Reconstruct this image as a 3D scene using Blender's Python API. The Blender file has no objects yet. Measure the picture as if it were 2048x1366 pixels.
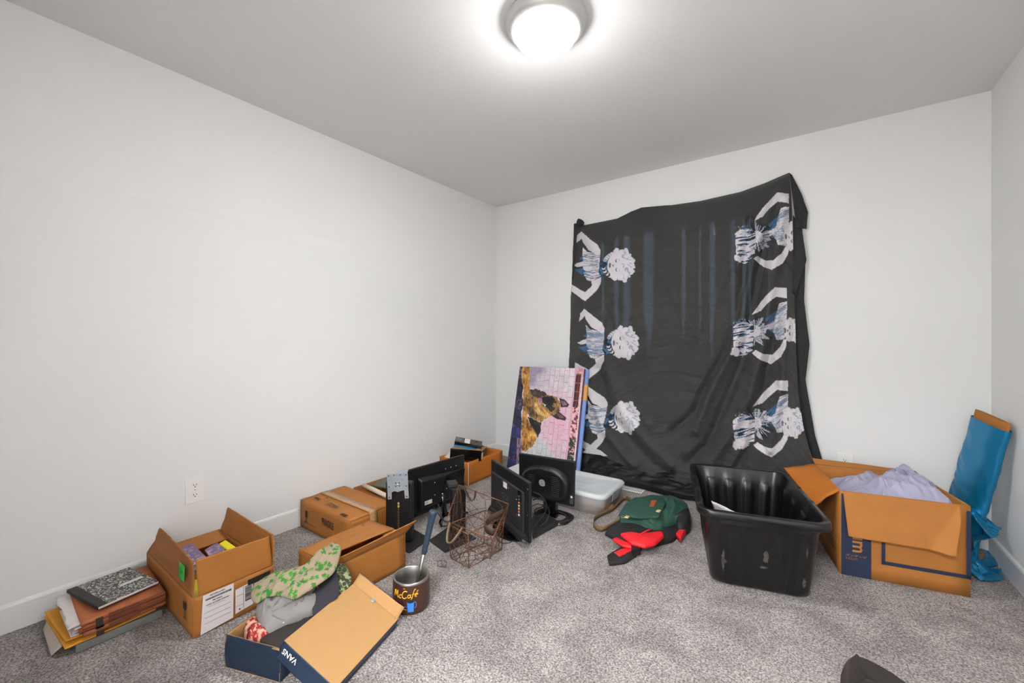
import bpy, bmesh, math, random
import numpy as np
from mathutils import Vector, Matrix
S = bpy.context.scene
COL = S.collection
random.seed(7)
PI = math.pi
# ------------------------------------------------------------------ camera, world, exposure
CAM = Vector((2.52, -3.236, 1.131)); FPX = 827.0; HZ = 679.0
YAW = math.atan2(.584, .812)
RT = Vector((math.cos(YAW), math.sin(YAW), 0)); FW = Vector((-math.sin(YAW), math.cos(YAW), 0))
cd = bpy.data.cameras.new('camera'); cam = bpy.data.objects.new('camera', cd); COL.objects.link(cam)
cam.location = CAM; cam.rotation_euler = (PI/2, 0, YAW)
cd.sensor_width = 36; cd.lens = FPX/2048*36; cd.shift_y = -4/2048; cd.clip_start = .02
S.camera = cam
W = bpy.data.worlds.new('daylight'); S.world = W; W.use_nodes = True
W.node_tree.nodes['Background'].inputs[0].default_value = (.45, .68, 1, 1)
W.node_tree.nodes['Background'].inputs[1].default_value = 0.30
S.view_settings.view_transform = 'Standard'; S.view_settings.look = 'None'
S.view_settings.gamma = 1; S.view_settings.use_curve_mapping = False
S.view_settings.exposure = 1.27
LAMP_STRENGTH = 112.0; FILL_WATTS = 80.0

# ------------------------------------------------------------------ measuring helpers
def ray(px, py):
    return FW + RT*((px-1024)/FPX) + Vector((0, 0, -(py-HZ)/FPX))
def at(px, py, z=0.0):          # point of the photograph that lies at height z
    d = ray(px, py); return CAM + d*((z-CAM.z)/d.z)
def aty(px, py, y):             # ... that lies on the plane y
    d = ray(px, py); return CAM + d*((y-CAM.y)/d.y)
def atx(px, py, x):
    d = ray(px, py); return CAM + d*((x-CAM.x)/d.x)
def V(*a): return Vector(a)
def lerp(a, b, t): return a + (b-a)*t

# ------------------------------------------------------------------ noise
def _h(ix, iy, iz):
    n = (ix.astype(np.int64)*374761393 + iy.astype(np.int64)*668265263 + iz.astype(np.int64)*2147483647) & 0xffffffff
    n = ((n ^ (n >> 13))*1274126177) & 0xffffffff
    n = n ^ (n >> 16)
    return (n & 0xffff)/65535.0
def vn(x, y, z=0.0):            # smooth value noise, -1..1
    x = np.asarray(x, float); y = np.asarray(y, float); z = np.zeros_like(x)+z
    ix, iy, iz = np.floor(x), np.floor(y), np.floor(z)
    fx, fy, fz = x-ix, y-iy, z-iz
    fx, fy, fz = fx*fx*(3-2*fx), fy*fy*(3-2*fy), fz*fz*(3-2*fz)
    r = 0
    for a in (0, 1):
        for b in (0, 1):
            for c in (0, 1):
                r = r + _h(ix+a, iy+b, iz+c)*(fx if a else 1-fx)*(fy if b else 1-fy)*(fz if c else 1-fz)
    return r*2-1
def fbm(x, y, z=0.0, o=4):
    r = 0; a = 1.0; s = 0
    for k in range(o):
        r = r + a*vn(np.asarray(x)*2**k, np.asarray(y)*2**k, z+k*7.3); s += a; a *= .5
    return r/s
def ridged(x, y, z=0.0, o=3):
    r = 0; a = 1.0; s = 0
    for k in range(o):
        r = r + a*(1-2*np.abs(vn(np.asarray(x)*2**k, np.asarray(y)*2**k, z+k*5.1))); s += a; a *= .5
    return r/s

# ------------------------------------------------------------------ materials
def srgb(r, g, b):
    f = lambda c: (c/255/12.92 if c/255 <= .04045 else ((c/255+.055)/1.055)**2.4)
    return (f(r), f(g), f(b), 1)
def mat(name, col, rough=.6, metal=0.0, noise=0.0, nscale=40, bump=0.0, bscale=200, spec=.5, emit=None, trans=0, alpha=1, sheen=0, attr=False, stretch=None, coat=0, aniso=0):
    m = bpy.data.materials.new(name); m.use_nodes = True
    nt = m.node_tree; N = nt.nodes; L = nt.links; p = N['Principled BSDF']
    p.inputs['Roughness'].default_value = rough; p.inputs['Metallic'].default_value = metal
    p.inputs['Specular IOR Level'].default_value = spec
    p.inputs['Transmission Weight'].default_value = trans; p.inputs['Alpha'].default_value = alpha
    p.inputs['Sheen Weight'].default_value = sheen; p.inputs['Coat Weight'].default_value = coat
    p.inputs['Base Color'].default_value = col
    tc = N.new('ShaderNodeTexCoord'); mp = N.new('ShaderNodeMapping')
    L.new(tc.outputs['Object'], mp.inputs[0])
    if stretch: mp.inputs['Scale'].default_value = stretch
    src = None
    if attr:
        a = N.new('ShaderNodeAttribute'); a.attribute_name = 'paint'; src = a.outputs['Color']
        L.new(src, p.inputs['Base Color'])
    if noise > 0:
        n = N.new('ShaderNodeTexNoise'); n.inputs['Scale'].default_value = nscale; n.inputs['Detail'].default_value = 5
        L.new(mp.outputs[0], n.inputs[0])
        r = N.new('ShaderNodeMapRange'); r.inputs['From Min'].default_value = .25; r.inputs['From Max'].default_value = .75
        r.inputs['To Min'].default_value = 1-noise; r.inputs['To Max'].default_value = 1+noise
        L.new(n.outputs['Fac'], r.inputs['Value'])
        x = N.new('ShaderNodeVectorMath'); x.operation = 'SCALE'
        if src: L.new(src, x.inputs[0])
        else: x.inputs[0].default_value = col[:3]
        L.new(r.outputs[0], x.inputs['Scale']); L.new(x.outputs[0], p.inputs['Base Color'])
    if bump > 0:
        n = N.new('ShaderNodeTexNoise'); n.inputs['Scale'].default_value = bscale; n.inputs['Detail'].default_value = 4
        L.new(mp.outputs[0], n.inputs[0])
        b = N.new('ShaderNodeBump'); b.inputs['Strength'].default_value = bump; b.inputs['Distance'].default_value = .002
        L.new(n.outputs['Fac'], b.inputs['Height']); L.new(b.outputs[0], p.inputs['Normal'])
    if emit:
        p.inputs['Emission Color'].default_value = emit[0]; p.inputs['Emission Strength'].default_value = emit[1]
    return m

M_wall = mat('wall paint', (.80, .795, .785, 1), .75, noise=.01, nscale=3, bump=.25, bscale=260)
M_ceil = mat('ceiling paint', (.80, .79, .782, 1), .85, bump=.3, bscale=160)
M_base = mat('white trim paint', (.78, .775, .76, 1), .4)
M_card = mat('kraft cardboard', srgb(168, 107, 44), .75, noise=.07, nscale=9, bump=.15, bscale=500, stretch=(1, 1, 1))
M_card_d = mat('weathered kraft cardboard', srgb(154, 96, 42), .75, noise=.12, nscale=12, bump=.2, bscale=300)
M_card_o = mat('orange kraft cardboard', srgb(180, 104, 26), .75, noise=.07, nscale=9, bump=.15, bscale=400)
M_card_l = mat('pale kraft inner liner', srgb(178, 136, 86), .8, noise=.03, nscale=30, bump=.1, bscale=500)
M_ink = mat('printing ink', srgb(46, 36, 26), .7)
M_inkf = mat('faded printing ink', srgb(120, 80, 44), .7)
M_navy = mat('dark navy printed card', srgb(27, 38, 66), .6)
M_blue = mat('glossy navy blue box card', srgb(25, 42, 64), .4, noise=.1, nscale=8)
M_white = mat('white paper', srgb(222, 214, 212), .7, noise=.03, nscale=30)
M_cream = mat('cream paper', srgb(205, 190, 180), .8)
M_bar = mat('black label ink', srgb(40, 38, 42), .6)
M_tape = mat('glossy packing tape', srgb(176, 132, 86), .2, noise=.15, nscale=60, coat=.5)
M_green = mat('fluorescent green sticker', srgb(50, 190, 70), .6)
M_plast = mat('black plastic', srgb(18, 18, 19), .42, noise=.1, nscale=30, bump=.05, bscale=600)
M_plastg = mat('glossy black plastic', srgb(14, 14, 15), .15, coat=.4)
M_plastm = mat('matt black plastic', srgb(34, 33, 34), .55, bump=.1, bscale=900)
M_tote = mat('black polyethylene', srgb(13, 12, 12), .3, coat=.15, noise=.3, nscale=7, bump=.12, bscale=60)
M_scuff = mat('grey scuff', srgb(70, 68, 66), .6, noise=.4, nscale=60)
M_steel = mat('brushed stainless steel', (.36, .35, .33, 1), .36, 1.0, noise=.15, nscale=20)
M_zinc = mat('zinc plated steel', (.42, .47, .52, 1), .4, .75, noise=.1, nscale=30)
M_gold = mat('gold label', srgb(190, 165, 90), .5)
M_copper = mat('brown coated wire', srgb(112, 72, 50), .4, .5, noise=.3, nscale=60)
M_leather = mat('brown leather strap', srgb(72, 52, 42), .35, noise=.25, nscale=40)
M_leatherl = mat('pale taupe leather strap', srgb(140, 122, 100), .45, noise=.2, nscale=40)
M_rivet = mat('bright rivet', (.8, .75, .65, 1), .2, 1.0)
M_cup = mat('dark brown enamel', srgb(70, 40, 32), .35, noise=.1, nscale=15)
M_yel = mat('yellow print', srgb(245, 180, 30), .5)
M_yelb = mat('bright yellow plastic', srgb(235, 220, 20), .5)
M_cupb = mat('blue print', srgb(58, 128, 210), .5)
M_grip = mat('slate blue rubber grip', srgb(36, 52, 70), .5, noise=.2, nscale=50)
M_satin = mat('black satin', srgb(22, 20, 20), .5, spec=.25, noise=.3, nscale=20)
M_gcloth = mat('dark green canvas', srgb(34, 74, 60), .85, noise=.2, nscale=40, bump=.6, bscale=500)
M_red = mat('red nylon', srgb(225, 30, 40), .55, bump=.4, bscale=500)
M_bcloth = mat('black nylon', srgb(26, 25, 25), .7, noise=.2, nscale=40, bump=.5, bscale=500)
M_web = mat('olive tan webbing', srgb(122, 98, 66), .7, noise=.2, nscale=120, bump=.5, bscale=700)
M_tan = mat('tan leather trim', srgb(205, 178, 130), .6, noise=.2, nscale=60)
M_patch = mat('orange brown leather patch', srgb(165, 82, 45), .6, noise=.15, nscale=60)
M_lav = mat('pale lavender cotton', srgb(160, 157, 180), .9, noise=.04, nscale=30, bump=.2, bscale=600)
M_teal = mat('turquoise satin', srgb(0, 122, 168), .30, metal=.55, spec=1.0, noise=.05, nscale=8)
M_lidg = mat('light grey polypropylene', srgb(196, 200, 202), .4, noise=.03, nscale=20)
M_clear = mat('clear polypropylene', srgb(225, 228, 232), .18, trans=.0, alpha=.5)
M_brown = mat('russet expanding folder paper', srgb(172, 98, 58), .7, noise=.12, nscale=20, bump=.2, bscale=300)
M_brownd = mat('dark russet paper', srgb(110, 56, 34), .7, noise=.12, nscale=20)
M_manila = mat('golden kraft envelope', srgb(222, 152, 40), .65, noise=.1, nscale=20)
M_grey = mat('grey cloth binder', srgb(112, 114, 110), .6, noise=.1, nscale=30)
M_greyc = mat('light grey cotton twill', srgb(134, 130, 128), .9, noise=.06, nscale=200, bump=.5, bscale=700)
M_navyc = mat('charcoal navy cotton', srgb(48, 44, 52), .9, bump=.3, bscale=700)
M_elast = mat('off white plastic', srgb(238, 237, 234), .35)
M_slot = mat('dark slot', srgb(25, 25, 25), .6)
M_ring = mat('brushed nickel lamp pan', (.56, .55, .53, 1), .4, .4)
M_glow = mat('lit opal glass', (1, 1, 1, 1), .4, emit=((.98, .985, .985, 1), LAMP_STRENGTH))
M_paint = mat('painted canvas', (1, 1, 1, 1), .55, attr=True, bump=.15, bscale=700)
M_pcloth = mat('printed cotton', (1, 1, 1, 1), .9, attr=True, bump=.3, bscale=900)
M_pcard = mat('printed glossy card', (1, 1, 1, 1), .3, attr=True)
M_bluec = mat('sky blue canvas edge', srgb(128, 160, 215), .6, noise=.1, nscale=12)
M_orangec = mat('orange paint', srgb(225, 160, 80), .6)
M_dark = mat('dark brown black nylon', srgb(45, 38, 36), .75, bump=.3, bscale=500)
M_glass = mat('window glass', (1, 1, 1, 1), .02, trans=1.0)
M_slat = mat('vinyl blind slat', srgb(215, 215, 212), .6)

# the opal glass is brightest low down round the bulb and dimmer at its rim
nt_ = M_glow.node_tree; tc0 = nt_.nodes.new('ShaderNodeTexCoord'); sp0 = nt_.nodes.new('ShaderNodeSeparateXYZ'); mr0 = nt_.nodes.new('ShaderNodeMapRange')
mr0.inputs['From Min'].default_value = -.05; mr0.inputs['From Max'].default_value = -.118; mr0.inputs['To Min'].default_value = .16; mr0.inputs['To Max'].default_value = 1
pw0 = nt_.nodes.new('ShaderNodeMath'); pw0.operation = 'POWER'; pw0.inputs[1].default_value = 1.8; ml0 = nt_.nodes.new('ShaderNodeMath'); ml0.operation = 'MULTIPLY'; ml0.inputs[1].default_value = LAMP_STRENGTH
nt_.links.new(mr0.outputs[0], pw0.inputs[0]); nt_.links.new(pw0.outputs[0], ml0.inputs[0])
nt_.links.new(tc0.outputs['Object'], sp0.inputs[0]); nt_.links.new(sp0.outputs['Z'], mr0.inputs['Value']); nt_.links.new(ml0.outputs[0], nt_.nodes['Principled BSDF'].inputs['Emission Strength'])
# carpet
M_carpet = bpy.data.materials.new('grey cut pile carpet'); M_carpet.use_nodes = True
def carpet():
    nt = M_carpet.node_tree; N = nt.nodes; L = nt.links; p = N['Principled BSDF']
    p.inputs['Roughness'].default_value = 1; p.inputs['Specular IOR Level'].default_value = .1
    tc = N.new('ShaderNodeTexCoord')
    def noise(scale, det, rough=.6, dist=0):
        n = N.new('ShaderNodeTexNoise'); n.inputs['Scale'].default_value = scale; n.inputs['Detail'].default_value = det
        n.inputs['Roughness'].default_value = rough; n.inputs['Distortion'].default_value = dist
        L.new(tc.outputs['Object'], n.inputs[0]); return n.outputs['Fac']
    def ramp(src, a, b, ca, cb):
        r = N.new('ShaderNodeMapRange'); r.inputs['From Min'].default_value = a; r.inputs['From Max'].default_value = b
        r.inputs['To Min'].default_value = ca; r.inputs['To Max'].default_value = cb; L.new(src, r.inputs['Value']); return r.outputs[0]
    def mul(a, b):
        m = N.new('ShaderNodeMath'); m.operation = 'MULTIPLY'; L.new(a, m.inputs[0]); L.new(b, m.inputs[1]); return m.outputs[0]
    v = N.new('ShaderNodeTexVoronoi'); v.inputs['Scale'].default_value = 150; L.new(tc.outputs['Object'], v.inputs['Vector'])
    tuft = ramp(v.outputs['Distance'], .15, .75, 1.12, .62)
    speck = ramp(noise(150, 3, .7), .38, .55, .42, 1.12)
    streak = ramp(noise(45, 2, .5), .3, .7, .88, 1.1)
    patch = ramp(noise(5.5, 3, .55, .6), .35, .65, .78, 1.12)
    f = mul(mul(tuft, speck), mul(streak, patch))
    x = N.new('ShaderNodeVectorMath'); x.operation = 'SCALE'; x.inputs[0].default_value = (.50, .455, .432)
    L.new(f, x.inputs['Scale']); L.new(x.outputs[0], p.inputs['Base Color'])
    b = N.new('ShaderNodeBump'); b.inputs['Strength'].default_value = .7; b.inputs['Distance'].default_value = .006
    L.new(mul(tuft, speck), b.inputs['Height']); L.new(b.outputs[0], p.inputs['Normal'])
carpet()

# ------------------------------------------------------------------ mesh building
OFF = {}                         # world origin of every parent
class MB:
    def __init__(s): s.v = []; s.f = []; s.m = []; s.c = {}; s.sm = []
    def add(s, vs, fs, mi=0, smooth=False):
        b = len(s.v); s.v.extend([tuple(v) for v in vs])
        for f in fs: s.f.append([b+i for i in f]); s.m.append(mi); s.sm.append(smooth)
        return b
    def hexa(s, b, t, mi=0):     # bottom loop, top loop (4 each)
        s.add(list(b)+list(t), [(3, 2, 1, 0), (4, 5, 6, 7), (0, 1, 5, 4), (1, 2, 6, 5), (2, 3, 7, 6), (3, 0, 4, 7)], mi)
    def box(s, lo, hi, mi=0, mtx=None):
        x0, y0, z0 = lo; x1, y1, z1 = hi
        b = [V(x0, y0, z0), V(x1, y0, z0), V(x1, y1, z0), V(x0, y1, z0)]; t = [V(p.x, p.y, z1) for p in b]
        if mtx: b = [mtx@p for p in b]; t = [mtx@p for p in t]
        s.hexa(b, t, mi)
    def quad(s, a, b, c, d, th=.004, mi=0):     # a thin board; thickness goes against its normal
        n = (b-a).cross(d-a).normalized()*th
        s.hexa([a-n, b-n, c-n, d-n], [a, b, c, d], mi)
    def grid(s, P, mi=0, th=0, smooth=True, wrapu=False, color=None):   # P[i][j] of points as array (nu,nv,3)
        P = np.asarray(P, float); nu, nv = P.shape[:2]
        idx = lambda i, j: i*nv+j
        fs = []
        for i in range(nu if wrapu else nu-1):
            i2 = (i+1) % nu
            for j in range(nv-1): fs.append((idx(i, j), idx(i2, j), idx(i2, j+1), idx(i, j+1)))
        base = s.add(P.reshape(-1, 3), fs, mi, smooth)
        if color is not None:
            for k, c in enumerate(np.asarray(color).reshape(-1, 3)): s.c[base+k] = c
        if th:
            du = np.gradient(P, axis=0); dv = np.gradient(P, axis=1); n = np.cross(du, dv)
            n /= (np.linalg.norm(n, axis=2, keepdims=True)+1e-12)
            Q = P-n*th
            b2 = s.add(Q.reshape(-1, 3), [f[::-1] for f in fs], mi, smooth)
            if color is not None:
                for k, c in enumerate(np.asarray(color).reshape(-1, 3)): s.c[b2+k] = c
            rim = []
            for j in range(nv-1):
                rim.append((base+idx(0, j), base+idx(0, j+1), b2+idx(0, j+1), b2+idx(0, j)))
                rim.append((base+idx(nu-1, j+1), base+idx(nu-1, j), b2+idx(nu-1, j), b2+idx(nu-1, j+1)))
            for i in range(nu-1):
                rim.append((base+idx(i+1, 0), base+idx(i, 0), b2+idx(i, 0), b2+idx(i+1, 0)))
                rim.append((base+idx(i, nv-1), base+idx(i+1, nv-1), b2+idx(i+1, nv-1), b2+idx(i, nv-1)))
            for f in rim: s.f.append(list(f)); s.m.append(mi); s.sm.append(False)
    def tube(s, pts, r, mi=0, n=8, closed=False):
        pts = [Vector(p) for p in pts]; m = len(pts); rr = r if isinstance(r, (list, tuple)) else [r]*m
        up = None; rings = []
        for i, p in enumerate(pts):
            a = pts[(i-1) % m] if (i > 0 or closed) else p; b = pts[(i+1) % m] if (i < m-1 or closed) else p
            t = (b-a).normalized() if (b-a).length > 1e-9 else V(0, 0, 1)
            if up is None: up = t.orthogonal().normalized()
            up = (up-t*up.dot(t)); up = up.normalized() if up.length > 1e-6 else t.orthogonal().normalized()
            sd = t.cross(up)
            rings.append([p+(up*math.cos(2*PI*k/n)+sd*math.sin(2*PI*k/n))*rr[i] for k in range(n)])
        vs = [q for g in rings for q in g]; fs = []
        for i in range(m if closed else m-1):
            i2 = (i+1) % m
            for k in range(n): fs.append((i*n+k, i*n+(k+1) % n, i2*n+(k+1) % n, i2*n+k))
        if not closed: fs.append(tuple(range(n))[::-1]); fs.append(tuple((m-1)*n+k for k in range(n)))
        s.add(vs, fs, mi, True)
    def lathe(s, prof, c=V(0, 0, 0), mi=0, n=48, axis=V(0, 0, 1), smooth=True):   # prof of (r, z)
        q = V(0, 0, 1).rotation_difference(axis); vs = []; fs = []
        for r, z in prof:
            for k in range(n): vs.append(c+q@V(r*math.cos(2*PI*k/n), r*math.sin(2*PI*k/n), z))
        for i in range(len(prof)-1):
            for k in range(n): fs.append((i*n+k, i*n+(k+1) % n, (i+1)*n+(k+1) % n, (i+1)*n+k))
        s.add(vs, fs, mi, smooth)
    def prism(s, loop, vec, mi=0, smooth=False):
        n = len(loop); vec = Vector(vec)
        vs = [Vector(p) for p in loop]+[Vector(p)+vec for p in loop]
        s.add(vs, [tuple(range(n))[::-1], tuple(range(n, 2*n))]+[(i, (i+1) % n, n+(i+1) % n, n+i) for i in range(n)], mi, smooth)
    def ribbon(s, pts, wv, th, mi=0):
        pts = [Vector(p) for p in pts]; ws = wv if isinstance(wv, list) else [Vector(wv)]*len(pts)
        P = np.array([[tuple(p-w*.5), tuple(p+w*.5)] for p, w in zip(pts, ws)])
        s.grid(P, mi, th)
    def text(s, txt, o, xd, yd, h, mi=0, lift=.0006, shear=0, thick=0, xs=1):
        c = bpy.data.curves.new('lettering', 'FONT'); c.body = txt; c.size = 1; c.resolution_u = 3; c.shear = shear; c.offset = thick
        ob = bpy.data.objects.new('lettering', c); me = ob.to_mesh()
        xd = Vector(xd).normalized(); yd = Vector(yd).normalized(); nn = xd.cross(yd).normalized()
        vs = [Vector(o)+xd*(v.co.x*xs*h/.72)+yd*(v.co.y*h/.72)+nn*lift for v in me.vertices]
        s.add(vs, [tuple(p.vertices) for p in me.polygons], mi)
        ob.to_mesh_clear(); bpy.data.objects.remove(ob); bpy.data.curves.remove(c)
    def build(s, name, mats, parent=None, bevel=0, paint=False, subsurf=0):
        if not isinstance(mats, (list, tuple)): mats = [mats]
        off = OFF.get(parent.name, V(0, 0, 0)) if parent else V(0, 0, 0)
        me = bpy.data.meshes.new(name)
        A = np.array([tuple(v) for v in s.v], float)-np.array(off)
        me.from_pydata(A.tolist(), [], s.f); me.update()
        for m in mats: me.materials.append(m)
        me.polygons.foreach_set('material_index', s.m); me.polygons.foreach_set('use_smooth', s.sm)
        if s.c:
            at_ = me.color_attributes.new('paint', 'FLOAT_COLOR', 'POINT')
            C = np.ones((len(s.v), 4)); 
            for k, c in s.c.items(): C[k, :3] = c
            at_.data.foreach_set('color', C.ravel())
        me.update()
        o = bpy.data.objects.new(name, me); COL.objects.link(o)
        if parent: o.parent = parent; OFF[o.name] = off
        else: OFF[o.name] = V(0, 0, 0)
        if bevel:
            b = o.modifiers.new('bevel', 'BEVEL'); b.width = bevel; b.segments = 2; b.limit_method = 'ANGLE'
        return o
def thing(name, label, cat, loc, group=None):
    o = bpy.data.objects.new(name, None); COL.objects.link(o); o.location = loc; o.empty_display_size = .05
    OFF[o.name] = Vector(loc); o['label'] = label; o['category'] = cat
    if group: o['group'] = group
    return o
def tag(o, label, cat, group=None):
    o['label'] = label; o['category'] = cat
    if group: o['group'] = group
    return o
def structure(o): o['kind'] = 'structure'; return o

def arr(*ps): return np.array([tuple(p) for p in ps], float)
def bil(a, b, c, d, nu, nv):     # bilinear patch a-b bottom, d-c top -> (nu,nv,3)
    u = np.linspace(0, 1, nu)[:, None, None]; v = np.linspace(0, 1, nv)[None, :, None]
    a, b, c, d = [np.array(tuple(p)) for p in (a, b, c, d)]
    return (a*(1-u)+b*u)*(1-v)+(d*(1-u)+c*u)*v
def board(mb, a, b, c, d, th=.004, mi=0, warp=.004, n=10, seed=0, edge=.0, curl=0):   # slightly warped cardboard sheet
    P = bil(a, b, c, d, n, n)
    nr = np.cross(np.array(b-a), np.array(d-a)); nr /= np.linalg.norm(nr)
    u = np.linspace(0, 1, n)[:, None]+np.zeros((n, n)); v = np.linspace(0, 1, n)[None, :]+np.zeros((n, n))
    w = fbm(u*2.1+seed, v*2.1, seed*3.3)*warp*np.minimum(1, v*3)
    w = w + curl*v*v
    P = P+nr*w[..., None]
    if edge:
        e = edge*.3*vn(u*3+seed, v*0+1.7, seed)*v**3+edge*.2*vn(u*17+seed, v*0+1.7, seed)*v**6
        up = np.array(d-a); up /= np.linalg.norm(up); P = P+up*e[..., None]
    mb.grid(P, mi, th)
def inside(poly, x, y):
    r = np.zeros(x.shape, bool); n = len(poly)
    for i in range(n):
        x0, y0 = poly[i]; x1, y1 = poly[(i+1) % n]
        if y0 == y1: continue
        c = ((y0 > y) != (y1 > y)) & (x < (x1-x0)*(y-y0)/(y1-y0)+x0); r ^= c
    return r
def segd(p, q, x, y):
    dx, dy = q[0]-p[0], q[1]-p[1]; t = np.clip(((x-p[0])*dx+(y-p[1])*dy)/(dx*dx+dy*dy+1e-9), 0, 1)
    return np.hypot(x-p[0]-t*dx, y-p[1]-t*dy)
def pld(pts, x, y):
    d = None
    for a, b in zip(pts[:-1], pts[1:]):
        e = segd(a, b, x, y); d = e if d is None else np.minimum(d, e)
    return d
def rgb(*c): return np.array(srgb(*c)[:3])

def resample(loop, n):
    L = [Vector(p) for p in loop]; m = len(L)
    # Catmull-Rom rounding of the outline
    pts = []
    for i in range(m):
        p0, p1, p2, p3 = L[(i-1) % m], L[i], L[(i+1) % m], L[(i+2) % m]
        for k in range(6):
            t = k/6; pts.append(.5*((2*p1)+(p2-p0)*t+(2*p0-5*p1+4*p2-p3)*t*t+(3*p1-p0-3*p2+p3)*t**3))
    seg = [(pts[(i+1) % len(pts)]-pts[i]).length for i in range(len(pts))]; tot = sum(seg); out = []; i = 0; acc = 0
    for k in range(n):
        g = tot*k/n
        while acc+seg[i] < g: acc += seg[i]; i += 1
        out.append(pts[i].lerp(pts[(i+1) % len(pts)], (g-acc)/max(seg[i], 1e-9)))
    return out
def lin_resample(loop, n):
    L = [Vector(p) for p in loop]; m = len(L); seg = [(L[(i+1) % m]-L[i]).length for i in range(m)]; tot = sum(seg); out = []; i = 0; acc = 0
    for k in range(n):
        g = tot*k/n
        while acc+seg[i] < g: acc += seg[i]; i += 1
        out.append(L[i].lerp(L[(i+1) % m], (g-acc)/max(seg[i], 1e-9)))
    return out
def puff(mb, loop, h, centre=None, rings=24, n=96, p=2.2, amp=.006, freq=18, seed=0, mi=0, bottom=0.0, color=None, fold=None, up=V(0, 0, 1), smooth=True, sharp=False):
    """soft cushion-like body over a closed outline; fold(x,y,z,s)->extra height"""
    L = np.array([tuple(q) for q in (lin_resample(loop, n) if sharp else resample(loop, n))])
    c = np.array(tuple(centre)) if centre is not None else L.mean(0)
    s = np.linspace(1, 0.02, rings)[:, None, None]
    P = c+(L[None]-c)*s
    hh = h*(1-np.clip(s[..., 0], 0, 1)**p)**(1/p) + 0*P[..., 0]
    nz = fbm(P[..., 0]*freq, P[..., 1]*freq, seed)*amp + ridged(P[..., 0]*freq*.5, P[..., 1]*freq*.5, seed+9)*amp*.7
    if fold is not None: nz = nz + fold(P[..., 0], P[..., 1], P[..., 2], s[..., 0])
    U = np.array(tuple(up))
    P = P + U*((hh+nz*np.minimum(1, (1-s[..., 0])*6))[..., None])
    col = color(P[..., 0], P[..., 1], P[..., 2]) if color else None
    b = len(mb.v)
    G = np.transpose(P, (1, 0, 2))
    mb.grid(G, mi, 0, smooth, wrapu=True, color=None if col is None else np.transpose(col, (1, 0, 2)))
    mb.add([P[-1].mean(0)], [], mi); top = len(mb.v)-1
    if col is not None: mb.c[top] = col[-1, 0]
    for k in range(n): mb.f.append([b+k*rings+rings-1, b+((k+1) % n)*rings+rings-1, top]); mb.m.append(mi); mb.sm.append(smooth)
    # underside
    lo = (L-U*bottom); b2 = mb.add(lo, [], mi); cb = mb.add([tuple(c-U*bottom)], [], mi)
    for k in range(n):
        k2 = (k+1) % n
        mb.f.append([b+k2*rings, b+k*rings, b2+k, b2+k2]); mb.m.append(mi); mb.sm.append(smooth)
        mb.f.append([b2+k2, b2+k, cb]); mb.m.append(mi); mb.sm.append(False)
        if col is not None: mb.c[b2+k] = col[0, k]
    if col is not None: mb.c[cb] = col[0, 0]
def pxl(pts, z): return [at(x, y, z if not isinstance(z, (list, tuple)) else z[i]) for i, (x, y) in enumerate(pts)]

# ================================================================== ROOM
RX, RY, RZ = 3.297, -3.62, 2.44
def wall_box(name, lo, hi, m):
    b = MB(); b.box(lo, hi); return structure(b.build(name, m))
wall_box('floor', (-.1, RY-1.6, -.1), (RX+.1, .1, 0), M_carpet)
wall_box('ceiling', (-.1, RY-.1, RZ), (RX+.1, .12, RZ+.1), M_ceil)
wall_box('wall_left', (-.1, RY-.1, 0), (0, .1, RZ), M_wall)
wall_box('wall_right', (RX, RY-.1, 0), (RX+.1, .12, RZ), M_wall)
WX0, WX1, WZ0, WZ1 = 1.0, 2.36, .86, 2.04
b = MB()
b.box((0, 0, 0), (WX0, .12, RZ)); b.box((WX1, 0, 0), (RX, .12, RZ)); b.box((WX0, 0, 0), (WX1, .12, WZ0)); b.box((WX0, 0, WZ1), (WX1, .12, RZ))
structure(b.build('wall_back', M_wall))
# entrance side (behind the camera): wall, open doorway added to pass fill light
b = MB(); DX0, DX1 = 1.75, 2.95
b.box((0, RY-.1, 0), (DX0, RY, RZ)); b.box((DX1, RY-.1, 0), (RX, RY, RZ)); b.box((DX0, RY-.1, 2.05), (DX1, RY, RZ))
structure(b.build('wall_front', M_wall))
b = MB(); b.box((DX0-.3, RY-1.7, 0), (DX1+.3, RY-1.6, RZ)); b.box((DX0-.4, RY-1.7, 0), (DX0-.3, RY-.1, RZ)); b.box((DX1+.3, RY-1.7, 0), (DX1+.4, RY-.1, RZ)); b.box((DX0-.4, RY-1.7, RZ), (DX1+.4, RY-.1, RZ+.1))
structure(b.build('wall_hall', M_wall))
def baseboard(name, a, c, nrm):
    b = MB(); a = Vector(a); c = Vector(c); n = Vector(nrm)
    prof = [(0, 0), (.014, 0), (.014, .098), (.011, .106), (.004, .109), (0, .109)]
    lp = [a+n*d+V(0, 0, z) for d, z in prof]; b.prism(lp, c-a); return structure(b.build(name, M_base))
baseboard('baseboard_left', (0, RY, 0), (0, 0, 0), (1, 0, 0))
baseboard('baseboard_back', (.014, 0, 0), (RX-.014, 0, 0), (0, -1, 0))
baseboard('baseboard_right', (RX, RY, 0), (RX, 0, 0), (-1, 0, 0))
# window behind the sheet
w = thing('window_1', 'window', 'window', (0, .06, 0)); del w['label']; del w['category']; structure(w)
b = MB()
for lo, hi in (((WX0, .04, WZ0), (WX0+.05, .11, WZ1)), ((WX1-.05, .04, WZ0), (WX1, .11, WZ1)), ((WX0, .04, WZ0), (WX1, .11, WZ0+.05)), ((WX0, .04, WZ1-.05), (WX1, .11, WZ1)), ((1.66, .06, WZ0), (1.70, .10, WZ1))): b.box(lo, hi)
b.build('window_frame', M_base, w)
b = MB(); b.box((WX0+.05, .08, WZ0+.05), (WX1-.05, .084, WZ1-.05)); b.build('pane', M_glass, w)
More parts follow.
